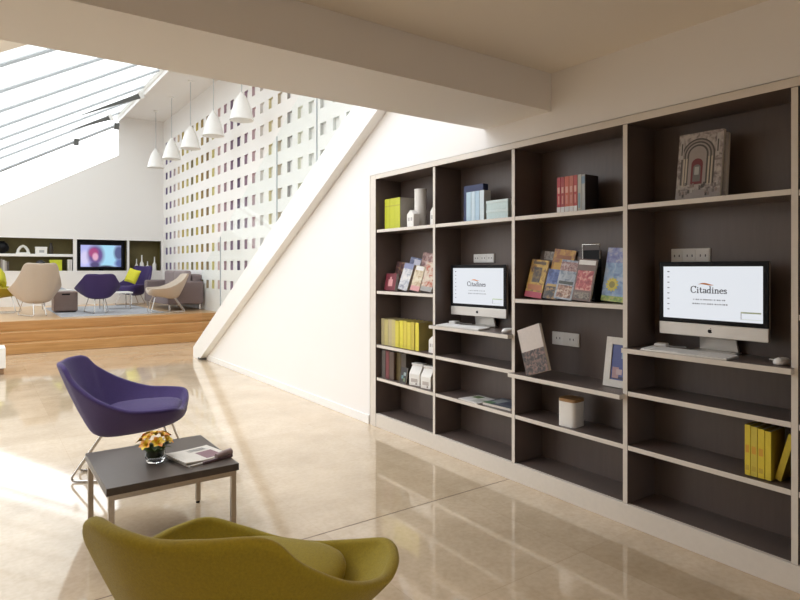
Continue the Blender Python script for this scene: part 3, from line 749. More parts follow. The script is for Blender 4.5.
# bay three: brochure shelf (1.158)
g = 'brochures leaning on the middle shelf'
Z3 = 1.158
YM = P((.16, .07, .01), (.55, .32, .03), (.62, .42, .06), 26)
leaflet('brochure', 'yellow magazine with dark arched picture, leftmost of the brochures', g, 524, .06, Z3, .125, .245, .012, YM, [(.24, .40, .70, .80, P((.02, .015, .01), (.10, .06, .02), (.22, .14, .04), 40)), (.0, .0, 1, .15, L(.45, .04, .08)), (.12, .88, .85, .95, L(.12, .08, .03)), (.1, .2, .9, .34, L(.48, .16, .04))], 14, 8, 6)
leaflet('brochure', 'grey-topped brochure peeking out behind the yellow magazine', g, 534, .15, Z3, .10, .30, .012, L(.10, .08, .07), [(.3, .82, 1, 1, P((.2, .18, .17), (.4, .37, .34), (.5, .47, .44), 60))], 8, 4, 5)
leaflet('brochure', 'tall orange brochure standing behind the blue pamphlet', g, 544.5, .11, Z3, .15, .305, .012, P((.30, .10, .02), (.50, .24, .02), (.60, .36, .05), 22), [(.1, .55, .9, .72, L(.62, .36, .05)), (.15, .8, .85, .88, L(.30, .10, .02)), (0, .0, 1, .3, L(.15, .06, .03))], 12, 6, 7)
leaflet('brochure', 'blue pamphlet in front of the tall orange brochure', g, 542.5, .055, Z3, .105, .185, .010, P((.02, .04, .16), (.06, .11, .32), (.16, .2, .4), 30), [(.0, .0, 1, .45, P((.01, .01, .01), (.05, .03, .02), (.35, .2, .06), 45)), (.1, .42, .9, .5, L(.45, .30, .08))], 14, 6, 5)
leaflet('brochure', 'pale blue and pink brochure in the middle of brochure shelf', g, 553.5, .04, Z3, .12, .24, .012, P((.14, .18, .24), (.34, .38, .44), (.46, .48, .52), 28), [(.0, .72, 1, .95, P((.14, .08, .08), (.34, .18, .17), (.5, .4, .36), 60)), (.1, .04, .9, .36, P((.10, .06, .04), (.38, .20, .14), (.6, .5, .4), 55)), (.1, .38, .9, .46, L(.05, .06, .05))], 14, 6, 6)
leaflet('brochure', 'brown-black brochure leaning at the back of middle shelf', g, 561, .15, Z3, .115, .30, .012, L(.05, .03, .025), [(.2, .8, .8, .88, L(.14, .1, .08))], 10, 4, 4)
leaflet('brochure', 'rose pink brochure with white top before the wire holder', g, 571.5, .035, Z3, .122, .245, .012, L(.16, .10, .08), [(.05, .86, .95, .97, WHT), (.08, .25, .92, .72, P((.24, .03, .04), (.46, .09, .09), (.62, .34, .28), 42)), (.1, .05, .9, .2, P((.06, .05, .04), (.2, .16, .13), (.3, .26, .2), 70))], 12, 4, 4)
t = thing('brochure_holder', 'black brochure holder with pale wire rim on the middle shelf', 'brochure holder', at_shelf(580.5, .155, Z3), FZ)
b = MB(); b.box(0, .125, .02, .03, 0, .30, M['black']); b.box(0, .125, -.03, .03, 0, .012, M['black']); b.box(0, .008, -.03, .03, 0, .16, M['black']); b.box(.117, .125, -.03, .03, 0, .2, M['black']); b.build('tray', t)
b = MB(); b.tube([(.002, .018, .25), (.002, .018, .335), (.123, .018, .335), (.123, .018, .25)], .004, M['chrome'], 6); b.build('wire_rim', t)
SF = leaflet('brochure', 'blue brochure with yellow sunflowers beside the bookcase divider', g, 600.5, .10, Z3, .170, .305, .014, P((.16, .24, .46), (.26, .40, .60), (.44, .52, .66), 22), [(.0, .72, .7, 1, P((.14, .15, .38), (.22, .25, .48), (.4, .4, .5), 30)), (0, 0, 1, .1, P((.16, .28, .03), (.34, .46, .06), (.5, .5, .1), 60))], 10, 0, 3)
b = MB()
for (cx, cz, r0) in [(.06, .095, .042), (.135, .25, .030), (.145, .15, .022)]:
    for k in range(12):
        a = 2*PI*k/12; p = [(cx+r0*.4*math.cos(a-.3), cz+r0*.4*math.sin(a-.3)), (cx+r0*.8*math.cos(a-.22), cz+r0*.8*math.sin(a-.22)), (cx+r0*math.cos(a), cz+r0*math.sin(a)), (cx+r0*.8*math.cos(a+.22), cz+r0*.8*math.sin(a+.22)), (cx+r0*.4*math.cos(a+.3), cz+r0*.4*math.sin(a+.3))]
        b.prism([(min(q[0], .168), q[1]) for q in p], 'y', -.0022, -.0016, L(.68, .58, .08))
    b.prism([(min(cx+r0*.45*math.cos(2*PI*k/14), .168), cz+r0*.45*math.sin(2*PI*k/14)) for k in range(14)], 'y', -.0026, -.0016, L(.30, .26, .04))
b.build('sunflower_print', SF)
# bay three: desk shelf
leaflet('brochure', 'white-topped brochure with dark city picture leaning against divider', None, 526.5, -.044, .69, .185, .285, .02, L(.52, .46, .42), [(0, 0, 1, .5, P((.03, .025, .025), (.09, .07, .065), (.22, .13, .11), 50))], 3.5, 0, -19)
t = thing('picture_frame', 'white framed blue picture leaning at the right end of desk shelf', 'picture frame', (XW+.09, y_at(602.5, XW+.09), .6935), 0, rot=(R(-9), 0, FZ))
W, H = .185, .275
b = MB(); 
for (x0, x1, z0, z1) in [(0, W, 0, .04), (0, W, H-.04, H), (0, .04, .04, H-.04), (W-.04, W, .04, H-.04)]: b.box(x0, x1, 0, .018, z0, z1, L(.66, .63, .58))
b.build('frame', t, bevel=.001)
b = MB(); b.box(.04, W-.04, .006, .016, .04, H-.04, L(.06, .08, .26)); b.box(.05, .09, .0055, .006, .05, .11, L(.40, .25, .26)); b.box(.075, .11, .005, .006, .07, .10, L(.5, .38, .4)); b.box(.10, .135, .0055, .006, .16, .20, L(.3, .4, .55)); b.box(.05, .14, .0057, .006, .045, .06, L(.03, .03, .08))
b.build('picture', t)
b = MB(); b.box(W/2-.02, W/2+.02, .019, .024, .03, .2, L(.1, .09, .08)); b.build('back_strut', t)
# canister
t = thing('canister', 'white square canister with brown wooden lid on low shelf', 'canister', at_shelf(557.5, .03, .42), FZ+R(4))
W = .115; H = .145
b = MB()
def rrect(w, r, z, n=5):
    out = []
    for (cx, cy, a0) in [(w-r, r, -90), (w-r, w-r, 0), (r, w-r, 90), (r, r, 180)]:
        for k in range(n+1): a = R(a0+90*k/n); out.append((cx+r*math.cos(a), cy+r*math.sin(a), z))
    return out
b.loft([rrect(W, .022, 0), rrect(W, .022, H)], M['ceramic']); b.build('canister_body', t, smooth=40)
b = MB(); b.loft([rrect(W, .022, H+.0005), rrect(W, .022, H+.018)], M['lidwood']); b.build('lid', t, smooth=40)
# bay four, top: portal books
def portal_art(w, h):
    b = MB(); st, dk_, rd, li = L(.28, .24, .225), L(.08, .07, .065), L(.17, .03, .035), L(.42, .39, .37)
    def arch(cx, z0, r_, hh, y, m, n=14):
        pts = [(cx-r_, z0), (cx+r_, z0), (cx+r_, z0+hh)]+[(cx+r_*math.cos(PI*k/n), z0+hh+r_*math.sin(PI*k/n)) for k in range(1, n)]+[(cx-r_, z0+hh)]
        b.prism(pts, 'y', y, 0, m)
    cx = w*.46
    b.box(.0, w, -.0004, 0, 0, h*.14, L(.30, .27, .26)); b.box(.0, w, -.0004, 0, h*.55, h*.58, L(.22, .18, .17))
    for k, (r_, m) in enumerate([(w*.38, dk_), (w*.345, st), (w*.31, dk_), (w*.275, L(.32, .29, .27)), (w*.24, dk_), (w*.20, L(.33, .29, .27))]): arch(cx, h*.22, r_, h*.44, -.0006-.0003*k, m)
    arch(cx, h*.22, w*.13, h*.30, -.0026, rd); arch(cx, h*.26, w*.085, h*.2, -.0029, L(.16, .15, .14)); b.box(cx-w*.05, cx+w*.05, -.0031, 0, h*.36, h*.48, L(.40, .40, .38))
    for u in (.14, .2, .7, .77): b.box(w*u, w*(u+.03), -.0027, 0, h*.2, h*.62, L(.52, .46, .36))
    for u in (.05, .86): b.box(w*u, w*(u+.07), -.0008, 0, h*.62, h*.95, li); b.box(w*(u+.02), w*(u+.05), -.0010, 0, h*.68, h*.86, dk_)
    rn = random.Random(5)
    for k in range(26): 
        u, v = rn.uniform(.04, .94), rn.uniform(.03, .21); b.box(w*u, w*(u+.035), -.0028, 0, h*v, h*(v+.05), rn.choice([dk_, L(.2, .17, .16), li, L(.26, .2, .18)]))
    return b
d0 = .07
w = wpx(675.2, 719.5, d0)
t2 = leaflet('art_book', 'pale book peeking out behind the cathedral portal book', 'cathedral books on the top shelf', 681.5, d0+.035, 1.686, wpx(681.5, 726, d0+.035), .315, .02, L(.40, .38, .37), [(.93, .1, 1, .9, L(.5, .48, .46))], 5, 0, cat='book')
t1 = leaflet('art_book', 'book with carved stone cathedral portal cover on the top shelf', 'cathedral books on the top shelf', 675.2, d0, 1.686, w, .330, .02, P((.16, .13, .13), (.34, .30, .28), (.46, .41, .38), 40), [], 6, 0, 1.0, cat='book')
portal_art(w, .330).build('portal_picture', t1)
# bay four: yellow guides
yx = [(744.8, 750.4), (750.7, 757.4), (757.8, 764.6), (765.0, 771.2)]
for k, (p0, p1) in enumerate(yx):
    book('yellow_guide', 'upright yellow guide, %s from the left on the low right shelf' % ords[k], 'yellow guides at the right end', p0, .03, .424, wpx(p0, p1, .03)-.001, .225-.004*k, .14, YEL if k != 1 else YEL2, L(.40, .30, .03), marks=[(.15, .45, .8, .6, L(.62, .32, .03)), (.15, .1, .8, .2, L(.5, .36, .04))] if k < 3 else [])
book('yellow_guide', 'thin yellow guide leaning at the right end of yellow guide row', 'yellow guides at the right end', 774.5, .06, .424, .026, .215, .14, YEL, L(.40, .30, .03), lean=R(15))

# ------------------------------------------------------------------ lounge chairs
def catmull(P, n):
    out = []; m = len(P)
    for i in range(m):
        p0, p1, p2, p3 = [Vector(P[(i+k-1) % m]) for k in range(4)]
        for k in range(n):
            t = k/n
            out.append(0.5*((2*p1)+(-p0+p2)*t+(2*p0-5*p1+4*p2-p3)*t*t+(-p0+3*p1-3*p2+p3)*t**3))
    return out
def chair_parts(root, fabric, high=False):
    """front is +X locally, origin on the floor below the seat"""
    hb = .16 if high else 0.0
    e_ = -.05 if high else 0.0
    half = [(-.385+e_, .0, .742+hb), (-.370+e_, .12, .748+hb), (-.308+e_, .246, .738+hb), (-.235+e_*.5, .310, .655+.4*hb), (-.10, .374, .560), (.08, .408, .490), (.24, .395, .478), (.355, .33, .472), (.385, .20, .442), (.382, .08, .424)]
    ctrl = [half[0]]+half[1:]+[(.382, 0, .42)]+[(f, -l, z) for f, l, z in reversed(half[1:])]
    rim = catmull(ctrl, 6); n = len(rim); TH = .04
    cen = Vector((.03, 0, 0))
    def bottom(p, k=1.0):
        a = math.atan2(p.y*1.05, p.x-cen.x); c_, s_ = math.cos(a), math.sin(a); e = .75
        f = .06+.235*k*math.copysign(abs(c_)**e, c_); l = .215*k*math.copysign(abs(s_)**e, s_)
        return Vector((f, l, (.235 if high else .290)+.09*(f+.15)))
    bot = [bottom(p) for p in rim]
    rings = []
    def low(q, k, dz): return Vector((.06+(q.x-.06)*k, q.y*k, q.z-dz))
    for k, dz in ((.2, .022), (.55, .020), (.82, .012)): rings.append([tuple(low(q, k, dz)) for q in bot])
    for t_ in (0.03, .12, .25, .4, .6, .8, .93):
        r_ = []
        for p, q in zip(rim, bot):
            v = q.lerp(p, t_); out_ = (Vector((p.x, p.y, 0))-cen).normalized()
            frontness = max(0, out_.x)
            v = v+out_*(.04*math.sin(t_**.8*PI)*(0.35+.8*frontness))
            r_.append(tuple(v))
        rings.append(r_)
    # rounded rim, then the inside
    inn = []
    for i, p in enumerate(rim):
        tg = (rim[(i+1) % n]-rim[i-1]); tg.z = 0; tg.normalize(); nr = Vector((-tg.y, tg.x, 0))
        if nr.dot(Vector((cen.x-p.x, -p.y, 0))) < 0: nr = -nr
        inn.append(nr)
    for a in (0, 45, 90, 135, 180):
        rings.append([tuple(p+nr*(TH/2*(1-math.cos(R(a))))+Vector((0, 0, TH*.42*math.sin(R(a))))) for p, nr in zip(rim, inn)])
    seat = []
    for p, nr in zip(rim, inn):
        q = bottom(p, 1.0); a = Vector((q.x*1.03, q.y*1.08, .375)); seat.append(a)
    for t_ in (.1, .3, .55, .8, 1.0):
        r_ = []
        for p, nr, q in zip(rim, inn, seat):
            p2 = p+nr*TH; v = p2.lerp(q, t_); v.z -= .02*math.sin(t_*PI); r_.append(tuple(v))
        rings.append(r_)
    rings.append([tuple(Vector((.06, 0, .375)).lerp(q, .4)) for q in seat])
    b = MB(); b.loft(rings, fabric); b.build('shell', root, smooth=180, subsurf=1)
    # seat cushion
    b = MB(); cr = []
    for z, k in ((.372, .80), (.385, 1.0), (.415, 1.04), (.438, .98), (.447, .80), (.45, .4)):
        ring = []
        for i in range(40):
            a = 2*PI*i/40; c_, s_ = math.cos(a), math.sin(a); e = .6
            f = .115+.235*k*math.copysign(abs(c_)**e, c_); l = .225*k*math.copysign(abs(s_)**e, s_)*(1 if c_ > -.2 else .92)
            ring.append((f, l, z+.03*(f+.1)))
        cr.append(ring)
    b.loft(cr, fabric); b.build('seat_cushion', root, smooth=180, subsurf=1)
    for s_ in (-1, 1):
        pts = [(-.11, s_*.07, .300), (-.305, s_*.095, .008), (.36, s_*.22, .008), (.26, s_*.13, .338)]
        b = MB(); b.tube(fillet(pts, .05, 7), .0075, M['chrome'], 10); b.build('leg', root, smooth=60)
    b = MB(); b.tube([(-.11, -.07, .298), (-.11, .07, .298)], .0075, M['chrome'], 8); b.tube([(.26, -.13, .334), (.26, .13, .334)], .0075, M['chrome'], 8)
    b.build('cross_bar', root, smooth=60)
G1 = 'low lounge armchairs'
def ang(x, y): return math.atan2(y, x)
pc = thing('lounge_armchair', 'purple tub armchair on steel sled legs behind the coffee table', 'armchair', (.800, 4.235, 0), ang(.93, -.36), G1)
chair_parts(pc, M['purple'])
lc = dup(pc, (.605, 1.605, 0), ang(.77, .64), 'mustard lime tub armchair seen from behind in the foreground', G1, {M['purple']: M['lime']})
# lounge on the platform
dup(pc, (1.96, 12.85, PZ+.005), ang(.05, 1), 'purple armchair seen from behind on the platform before the television', G1)
dup(pc, (3.10, 12.17, PZ+.006), ang(-.95, .05), 'beige low armchair in front of the mauve sofa on the platform', G1, {M['purple']: M['beige']})
hb = thing('highback_armchair', 'beige high-backed armchair on the platform seen from behind', 'armchair', (.92, 12.75, PZ+.006), ang(-.12, 1), 'high-backed armchairs')
chair_parts(hb, M['beige'], True); hb.scale = (1.04, 1.04, 1.04)
h2 = dup(hb, (3.08, 15.22, PZ+.006), ang(-.85, -.75), 'purple high-backed armchair holding a citron cushion near the sofa', 'high-backed armchairs', {M['beige']: M['purple']}); h2.scale = (1, 1, 1)
dup(pc, (.36, 13.95, PZ+.006), ang(.9, -.25), 'mustard armchair cut off at far left of the platform', G1, {M['purple']: M['lime']})
def cushion(label, loc, rot, w=.40, m=M['citron']):
    b = MB(); n = 12; rings = []
    top, botm = [], []
    v = []; f = []
    for side in (1, -1):
        o = len(v)
        for i in range(n+1):
            for j in range(n+1):
                x, z = i/n*2-1, j/n*2-1
                th = .065*((1-x**4)*(1-z**4))**.6
                k = 1-.06*(1-abs(x)**2)*abs(z)**3*0-.04*(abs(x)*abs(z))**2*-1
                v.append((x*w/2*(1-.05*(1-z*z)*abs(x)), side*th, z*w/2*(1-.05*(1-x*x)*abs(z))))
        for i in range(n):
            for j in range(n): f.append((o+i*(n+1)+j, o+(i+1)*(n+1)+j, o+(i+1)*(n+1)+j+1, o+i*(n+1)+j+1))
    b.add(v, f, m); o = b.build('cushion', None, loc, rot, smooth=180); tag(o, label, 'cushion'); return o
cushion('citron yellow cushion propped on the purple high-backed armchair', (3.03, 15.08, PZ+.69), (R(-18), R(14), R(-55)), .34)
cushion('citron cushion on the mustard armchair at the left edge', (.41, 13.88, PZ+.705), (R(-16), R(25), R(70)), .36)

# sofa
sf = thing('sofa', 'mauve-grey two-seat sofa along the perforated wall on the platform', 'sofa', (3.545, 13.59, PZ+.006))
b = MB(); b.box(-.36, .38, -.92, .92, .12, .30, M['mauve']); b.build('sofa_base', sf, bevel=.02)
for s_ in (-1, 1):
    b = MB(); b.box(-.36, .38, .83 if s_ > 0 else -1.03, 1.03 if s_ > 0 else -.83, .12, .60, M['mauve']); b.build('armrest', sf, bevel=.04, seg=3)
b = MB(); b.box(.20, .395, -.82, .82, .30, .74, M['mauve']); b.build('backrest', sf, bevel=.04, seg=3)
for s_ in (-1, 1):
    b = MB(); b.box(-.36, .19, -.405, .405, .30, .44, M['mauve']); o = b.build('seat_cushion', sf, bevel=.035, seg=3); o.location = (0, s_*.412, 0)
    b = MB(); b.box(.03, .19, -.40, .40, .44, .82, C(.25, .20, .20)); o = b.build('back_cushion', sf, bevel=.05, seg=3); o.location = (0, s_*.41, 0)
for sx in (-.30, .32):
    for sy in (-.95, .95):
        b = MB(); b.lathe([(.02, 0), (.022, .12)], M['chrome'], 10, sx, sy); b.build('leg', sf, smooth=40)
# platform rug and small tables
b = MB(); b.box(1.25, 3.05, 12.1, 15.2, PZ, PZ+.005, M['rug']); o = b.build('rug'); tag(o, 'grey mottled rug under the lounge seats on the platform', 'rug')
pf = thing('pouf', 'mauve-brown cube pouf beside the beige high-backed armchair', 'pouf', (1.46, 13.55, PZ+.005))
b = MB(); b.box(-.21, .21, -.21, .21, .02, .41, C(.20, .14, .12)); b.build('pouf_body', pf, bevel=.025, seg=3)
b = MB(); b.box(-.07, .07, -.214, -.208, .34, .37, M['black']); b.build('handle_slot', pf)
b = MB(); b.box(-.18, .18, -.18, .18, 0, .02, M['black']); b.build('pouf_base', pf)
def lowtable(label, loc, w, d, h):
    t = thing('low_table', label, 'table', loc, 0, 'white low tables on the platform')
    b = MB(); b.box(-w/2, w/2, -d/2, d/2, h-.03, h, M['white']); b.build('tabletop', t, bevel=.006)
    for sx in (-1, 1):
        for sy in (-1, 1):
            b = MB(); x, y = sx*(w/2-.05), sy*(d/2-.05); b.tube([(x, y, 0), (x, y, h-.03)], .011, M['chrome'], 8); b.build('leg', t, smooth=50)
    return t
lowtable('white low table with thin legs before the purple high-backed armchair', (2.45, 13.95, PZ+.006), .62, .55, .36)
lowtable('white low table with open magazine behind the beige armchair', (1.42, 14.35, PZ+.006), .62, .5, .42)
b = MB(); b.prism([(-.14, 0), (0, .012), (.14, 0), (.14, .006), (0, .07), (-.14, .006)], 'y', -.1, .1, C(.45, .48, .52)); o = b.build('magazine', None, (1.40, 14.33, PZ+.4265), (0, 0, .4)); tag(o, 'open grey magazine on the white low table by the television wall', 'magazine')
# television
tv = thing('television', 'flat television showing a blurred pink and blue picture in niche', 'television', (2.53, YB+.16, NZ0+.005))
b = MB(); b.box(-.525, .525, 0, .05, .03, .735, M['black']); b.build('bezel', tv, bevel=.006)
b = MB(); b.box(-.45, .45, -.002, .0, -.265, .265, M['tv']); o = b.build('screen', tv); o.location = (0, 0, .36)
b = MB(); b.box(-.2, .2, -.05, .14, 0, .012, M['black']); b.box(-.05, .05, .02, .049, .012, .03, M['black']); b.build('stand', tv)
# niche ornaments
def lathe_thing(name, label, cat, loc, prof, m, group=None, part=None):
    t = thing(name, label, cat, loc, 0, group); b = MB(); b.lathe(prof, m, 20); b.build(part or name+'_body', t, smooth=45); return t
nz = NZ0+.0005; g = 'white bottles in the right niche'
def npx(px, dy=.14): return (y_at(px, 1)**-1*(YB+dy), YB+dy)
for px, h, r_, lab in [(136.5, .30, .038, 'slim white bottle, leftmost in the olive niche by television'), (141.8, .40, .05, 'tallest white bottle in the olive niche right of television'), (147.5, .24, .042, 'short white bottle between taller ones in the olive niche'), (154.5, .36, .05, 'white bottle nearest the perforated wall in the olive niche')]:
    x, y = npx(px); t = lathe_thing('bottle', lab, 'bottle', (x, y, nz), [(.005, 0), (r_, 0), (r_, h*.45), (r_*.35, h*.62), (r_*.3, h*.97), (.005, h*.97)], M['ceramic'], g)
    b = MB(); b.lathe([(.004, h*.97), (r_*.36, h*.97), (r_*.36, h), (.004, h)], M['white'], 16); b.build('cap', t, smooth=40)
sz = 1.6805
x, y = npx(2); lathe_thing('globe_vase', 'round dark vase at left end of the upper niche shelf', 'vase', (x, y, sz), [(.04, 0), (.12, .06), (.14, .14), (.11, .22), (.05, .26), (.06, .28), (.01, .28)], M['black'])
x, y = npx(23); t = thing('ornament', 'white arched ornament on the upper niche shelf', 'ornament', (x, y, sz)); 
b = MB(); b.tube([(-.10+.0, 0, .02), (-.09, 0, .09), (-.05, 0, .15), (0, 0, .18), (.05, 0, .15), (.09, 0, .09), (.10, 0, .02)], .032, M['ceramic'], 10); b.build('ornament_arch', t, smooth=60)
b = MB(); b.box(-.14, .14, -.05, .05, 0, .03, M['ceramic']); b.build('ornament_base', t, bevel=.005)
x, y = npx(41); t = thing('storage_box', 'white box with grey front mark on the upper niche shelf', 'box', (x, y, sz))
b = MB(); b.box(-.115, .115, -.07, .07, 0, .13, M['ceramic']); b.box(-.04, .06, -.072, -.07, .03, .09, C(.4, .4, .4)); b.build('box_body', t, bevel=.004); b = MB(); b.box(-.12, .12, -.075, .075, .13, .165, M['white']); b.build('lid', t, bevel=.004)
x, y = npx(51); lathe_thing('dark_vase', 'slim dark vase right of white box on the niche shelf', 'vase', (x, y, sz), [(.04, 0), (.055, .08), (.05, .16), (.025, .22), (.03, .26), (.005, .26)], C(.04, .03, .02))
for k, (px, c_, nm) in enumerate([(1.5, (.30, .27, .25), 'grey'), (3.6, (.62, .60, .57), 'white'), (5.6, (.40, .36, .33), 'taupe'), (8.0, (.12, .10, .09), 'dark brown')]):
    x, y = npx(px); t = thing('niche_book', '%s upright book at left end of the lower niche shelf' % nm, 'book', (x, y, nz), 0, 'upright books in the lounge niche')
    b = MB(); b.box(-.016, .016, -.09, .09, 0, .27-.02*k, C(*c_)); b.build('cover', t, bevel=.002); b = MB(); b.box(-.012, .012, -.085, .092, .004, .272-.02*k, M['paper']); b.build('pages', t)
x, y = npx(40.5); t = thing('desk_globe', 'dark globe ornament on the lower niche shelf beside lime box', 'ornament', (x, y, nz))
b = MB(); b.lathe([(.005, .045)]+[(.105*math.sin(PI*k/12), .15-.105*math.cos(PI*k/12)) for k in range(1, 12)]+[(.005, .255)], C(.06, .06, .07), 24); b.build('globe', t, smooth=60)
b = MB(); b.lathe([(.005, 0), (.08, 0), (.08, .015), (.02, .03), (.02, .05), (.005, .05)], C(.3, .3, .3), 20); b.build('globe_foot', t, smooth=40)
x, y = npx(55.5); t = thing('storage_box', 'bright lime square box on the lower niche shelf', 'box', (x, y, nz))
b = MB(); b.box(-.125, .125, -.1, .1, 0, .22, C(.52, .56, .02)); b.build('box_body', t, bevel=.004); b = MB(); b.box(-.128, .128, -.103, .103, .22, .26, C(.56, .60, .03)); b.build('lid', t, bevel=.004)
for k, px in enumerate([68.3, 70.8]):
    x, y = npx(px); t = thing('niche_book', ['white upright book nearer lime box in the lounge niche', 'white upright book at right end of the lower niche shelf'][k], 'book', (x, y, nz), 0, 'upright books in the lounge niche')
    b = MB(); b.box(-.022, .022, -.09, .09, 0, .27, C(.66, .63, .60)); b.build('cover', t, bevel=.002); b = MB(); b.box(-.017, .017, -.085, .092, .004, .272, M['paper']); b.build('pages', t)

# pendants
pn = ['nearest the back wall', 'second from the back wall', 'middle one of the five', 'second from the ceiling beam', 'nearest the ceiling beam']
for k in range(5):
    y = 14.9-1.4*k
    t = thing('pendant_lamp', 'white bell pendant lamp, %s' % pn[k], 'lamp', (3.51, y, 3.74), 0, 'white bell pendants over the lounge')
    b = MB(); prof = [(.195, 0), (.185, .03), (.165, .12), (.135, .23), (.10, .33), (.065, .39), (.04, .42)]
    b.lathe(prof+[(.036, .417), (.06, .383), (.095, .322), (.13, .225), (.16, .115), (.19, 0)], M['shade'], 32, cap0=False, cap1=False); b.build('lamp_shade', t, smooth=60)
    b = MB(); b.lathe([(.041, .405), (.038, .44), (.014, .46), (.004, .46)], M['shade'], 16); b.build('lamp_cap', t, smooth=40)
    b = MB(); b.tube([(0, 0, .455), (0, 0, ZA-3.74-.03)], .006, M['steel'], 6); b.build('cord', t)
    b = MB(); b.lathe([(.05, ZA-3.74-.03), (.05, ZA-3.74-.001)], M['shade'], 16); b.build('ceiling_rose', t)
    b = MB(); b.lathe([(.004, .10)]+[(.045*math.sin(PI*j/8), .145-.045*math.cos(PI*j/8)) for j in range(1, 8)]+[(.015, .25), (.015, .41)], M['ceramic'], 12); b.build('bulb', t, smooth=60)

# low white bench at the left edge, behind the purple chair
t = thing('low_bench', 'low white bench end with brown base at far left edge', 'bench', (-.18, 9.25, 0))
b = MB(); b.box(-.5, .50, -.2, .2, .08, .335, M['white']); b.build('bench_body', t, bevel=.005); b = MB(); b.box(-.48, .48, -.18, .18, 0, .08, C(.25, .15, .08)); b.build('bench_base', t)

# ------------------------------------------------------------------ coffee table
ct = thing('coffee_table', 'square coffee table with dark top and slim steel legs', 'table', (.77, 3.18, 0))
b = MB(); b.box(-.30, .30, -.31, .31, .347, .382, M['tabletop']); b.build('tabletop', ct, bevel=.002)
b = MB()
for (x0, x1, y0, y1) in [(-.29, .29, -.30, -.275), (-.29, .29, .275, .30), (-.29, -.265, -.275, .275), (.265, .29, -.275, .275)]: b.box(x0, x1, y0, y1, .322, .3465, M['bronze'])
b.build('apron', ct)
for sx in (-1, 1):
    for sy in (-1, 1):
        b = MB(); x, y = sx*.2775, sy*.2875; b.box(x-.0125, x+.0125, y-.0125, y+.0125, .012, .3215, M['bronze']); o = b.build('leg', ct, bevel=.001)
        b = MB(); b.lathe([(.011, 0), (.011, .012)], M['black'], 12, x, y); b.build('foot', o)
# flowers in a glass bowl
fa = thing('flower_arrangement', 'orange and yellow blossoms in a small glass bowl on the table', 'flowers', (.738, 3.145, .3825)); fa.scale = (1.0, 1.0, .93)
gm, gnt, gp, go = nodes_of('bowl_glass'); gp.inputs['Transmission Weight'].default_value = 1; gp.inputs['Roughness'].default_value = 0.01; gp.inputs['IOR'].default_value = 1.45; gp.inputs['Base Color'].default_value = (.97, .99, .98, 1)
b = MB(); b.lathe([(.003, 0), (.040, 0), (.046, .012), (.049, .035), (.047, .062), (.045, .062), (.0465, .035), (.043, .014), (.037, .010), (.003, .010)], gm, 28); b.build('bowl', fa, smooth=60)
GRN = L(.035, .075, .012); GR2 = L(.09, .15, .02)
b = MB(); b.lathe([(.003, .028), (.038, .026), (.044, .036), (.044, .06), (.055, .078), (.035, .095), (.003, .10)], GRN, 20); b.build('greenery', fa, smooth=60)
def petal(b, base, d, up, L_, w, m, curl=.5):
    d = d.normalized(); s_ = d.cross(up).normalized(); v = []; f = []
    n = 5
    for i in range(n+1):
        t_ = i/n; ww = w*math.sin(PI*(.08+.9*t_))**.8; c = base+d*(L_*t_)+up*(L_*curl*(t_-t_*t_*1.1)); 
        v += [tuple(c-s_*ww+up*ww*.35), tuple(c+up*0), tuple(c+s_*ww+up*ww*.35)]
    for i in range(n):
        for k in range(2): a = i*3+k; f.append((a, a+1, a+4, a+3))
    b.add(v, f, m)
rn = random.Random(11)
b = MB()
for k in range(22):
    a = rn.uniform(0, 2*PI); e = rn.uniform(-.1, .5); d = Vector((math.cos(a)*math.cos(e), math.sin(a)*math.cos(e), math.sin(e)))
    petal(b, Vector((0, 0, .072))+d*.03, d, Vector((0, 0, 1)), rn.uniform(.05, .075), .009, rn.choice([GRN, GR2]), .2)
o = b.build('leaves', fa, smooth=180)
FC = [L(.64, .26, .008), L(.70, .46, .015), L(.72, .52, .02), L(.62, .20, .008)]
spots = [(-.045, -.03, .10), (.0, -.045, .105), (.045, -.025, .105), (-.05, .03, .11), (.005, .01, .135), (.05, .035, .115), (-.02, .055, .12), (.03, -.005, .128), (-.028, -.002, .125)]
for k, (x, y, z) in enumerate(spots):
    c = Vector((x, y, z)); ax = (c-Vector((0, 0, .05))).normalized(); o1 = ax.orthogonal().normalized(); o2 = ax.cross(o1); b = MB()
    m = FC[k % 4]
    for j in range(6):
        a = 2*PI*j/6+k; d = (o1*math.cos(a)+o2*math.sin(a))+ax*.55; petal(b, c, d, ax, .040, .013, m if j % 3 else FC[(k+2) % 4], .5)
    for j in range(3): a = 2*PI*j/3+.5*k; petal(b, c, (o1*math.cos(a)+o2*math.sin(a))*.4+ax, ax.cross(o1).cross(ax)*.0+ax, .026, .008, L(.70, .50, .04), .1)
    b.build('blossom', fa, smooth=180)
# folded newspaper
nm = thing('newspaper', 'folded newspaper with purple picture lying on the coffee table', 'newspaper', (.848, 2.940, .3825), R(13))
b = MB(); pr = []
n = 16; Wn, Dn = .235, .245
cr = C(.62, .58, .52)
def sheet(z0, th, x0, x1, y0, y1, m, lift0=0, lift1=0):
    rings = []
    for i in range(n+1):
        t_ = i/n; x = x0+(x1-x0)*t_; z = z0+lift0*(1-t_)**3+lift1*t_**3
        rings.append([(x, y0, z), (x, y1, z), (x, y1, z+th), (x, y0, z+th)])
    return rings
b.loft(sheet(0, .007, 0, Wn, .0, Dn, cr, 0, .004), cr); b.build('folded_pages', nm)
b = MB(); b.loft(sheet(.0075, .006, -.012, Wn*.9, .015, Dn-.01, cr, .010, .0), cr); b.build('top_fold', nm)
b = MB(); b.loft(sheet(.0138, .0006, .05, Wn*.86, .03, .15, cr), C(.20, .10, .12)); b.build('printed_picture', nm)
b = MB(); b.loft(sheet(.0138, .0006, .05, Wn*.86, .17, .215, cr), C(.55, .54, .5)); b.build('printed_text', nm)
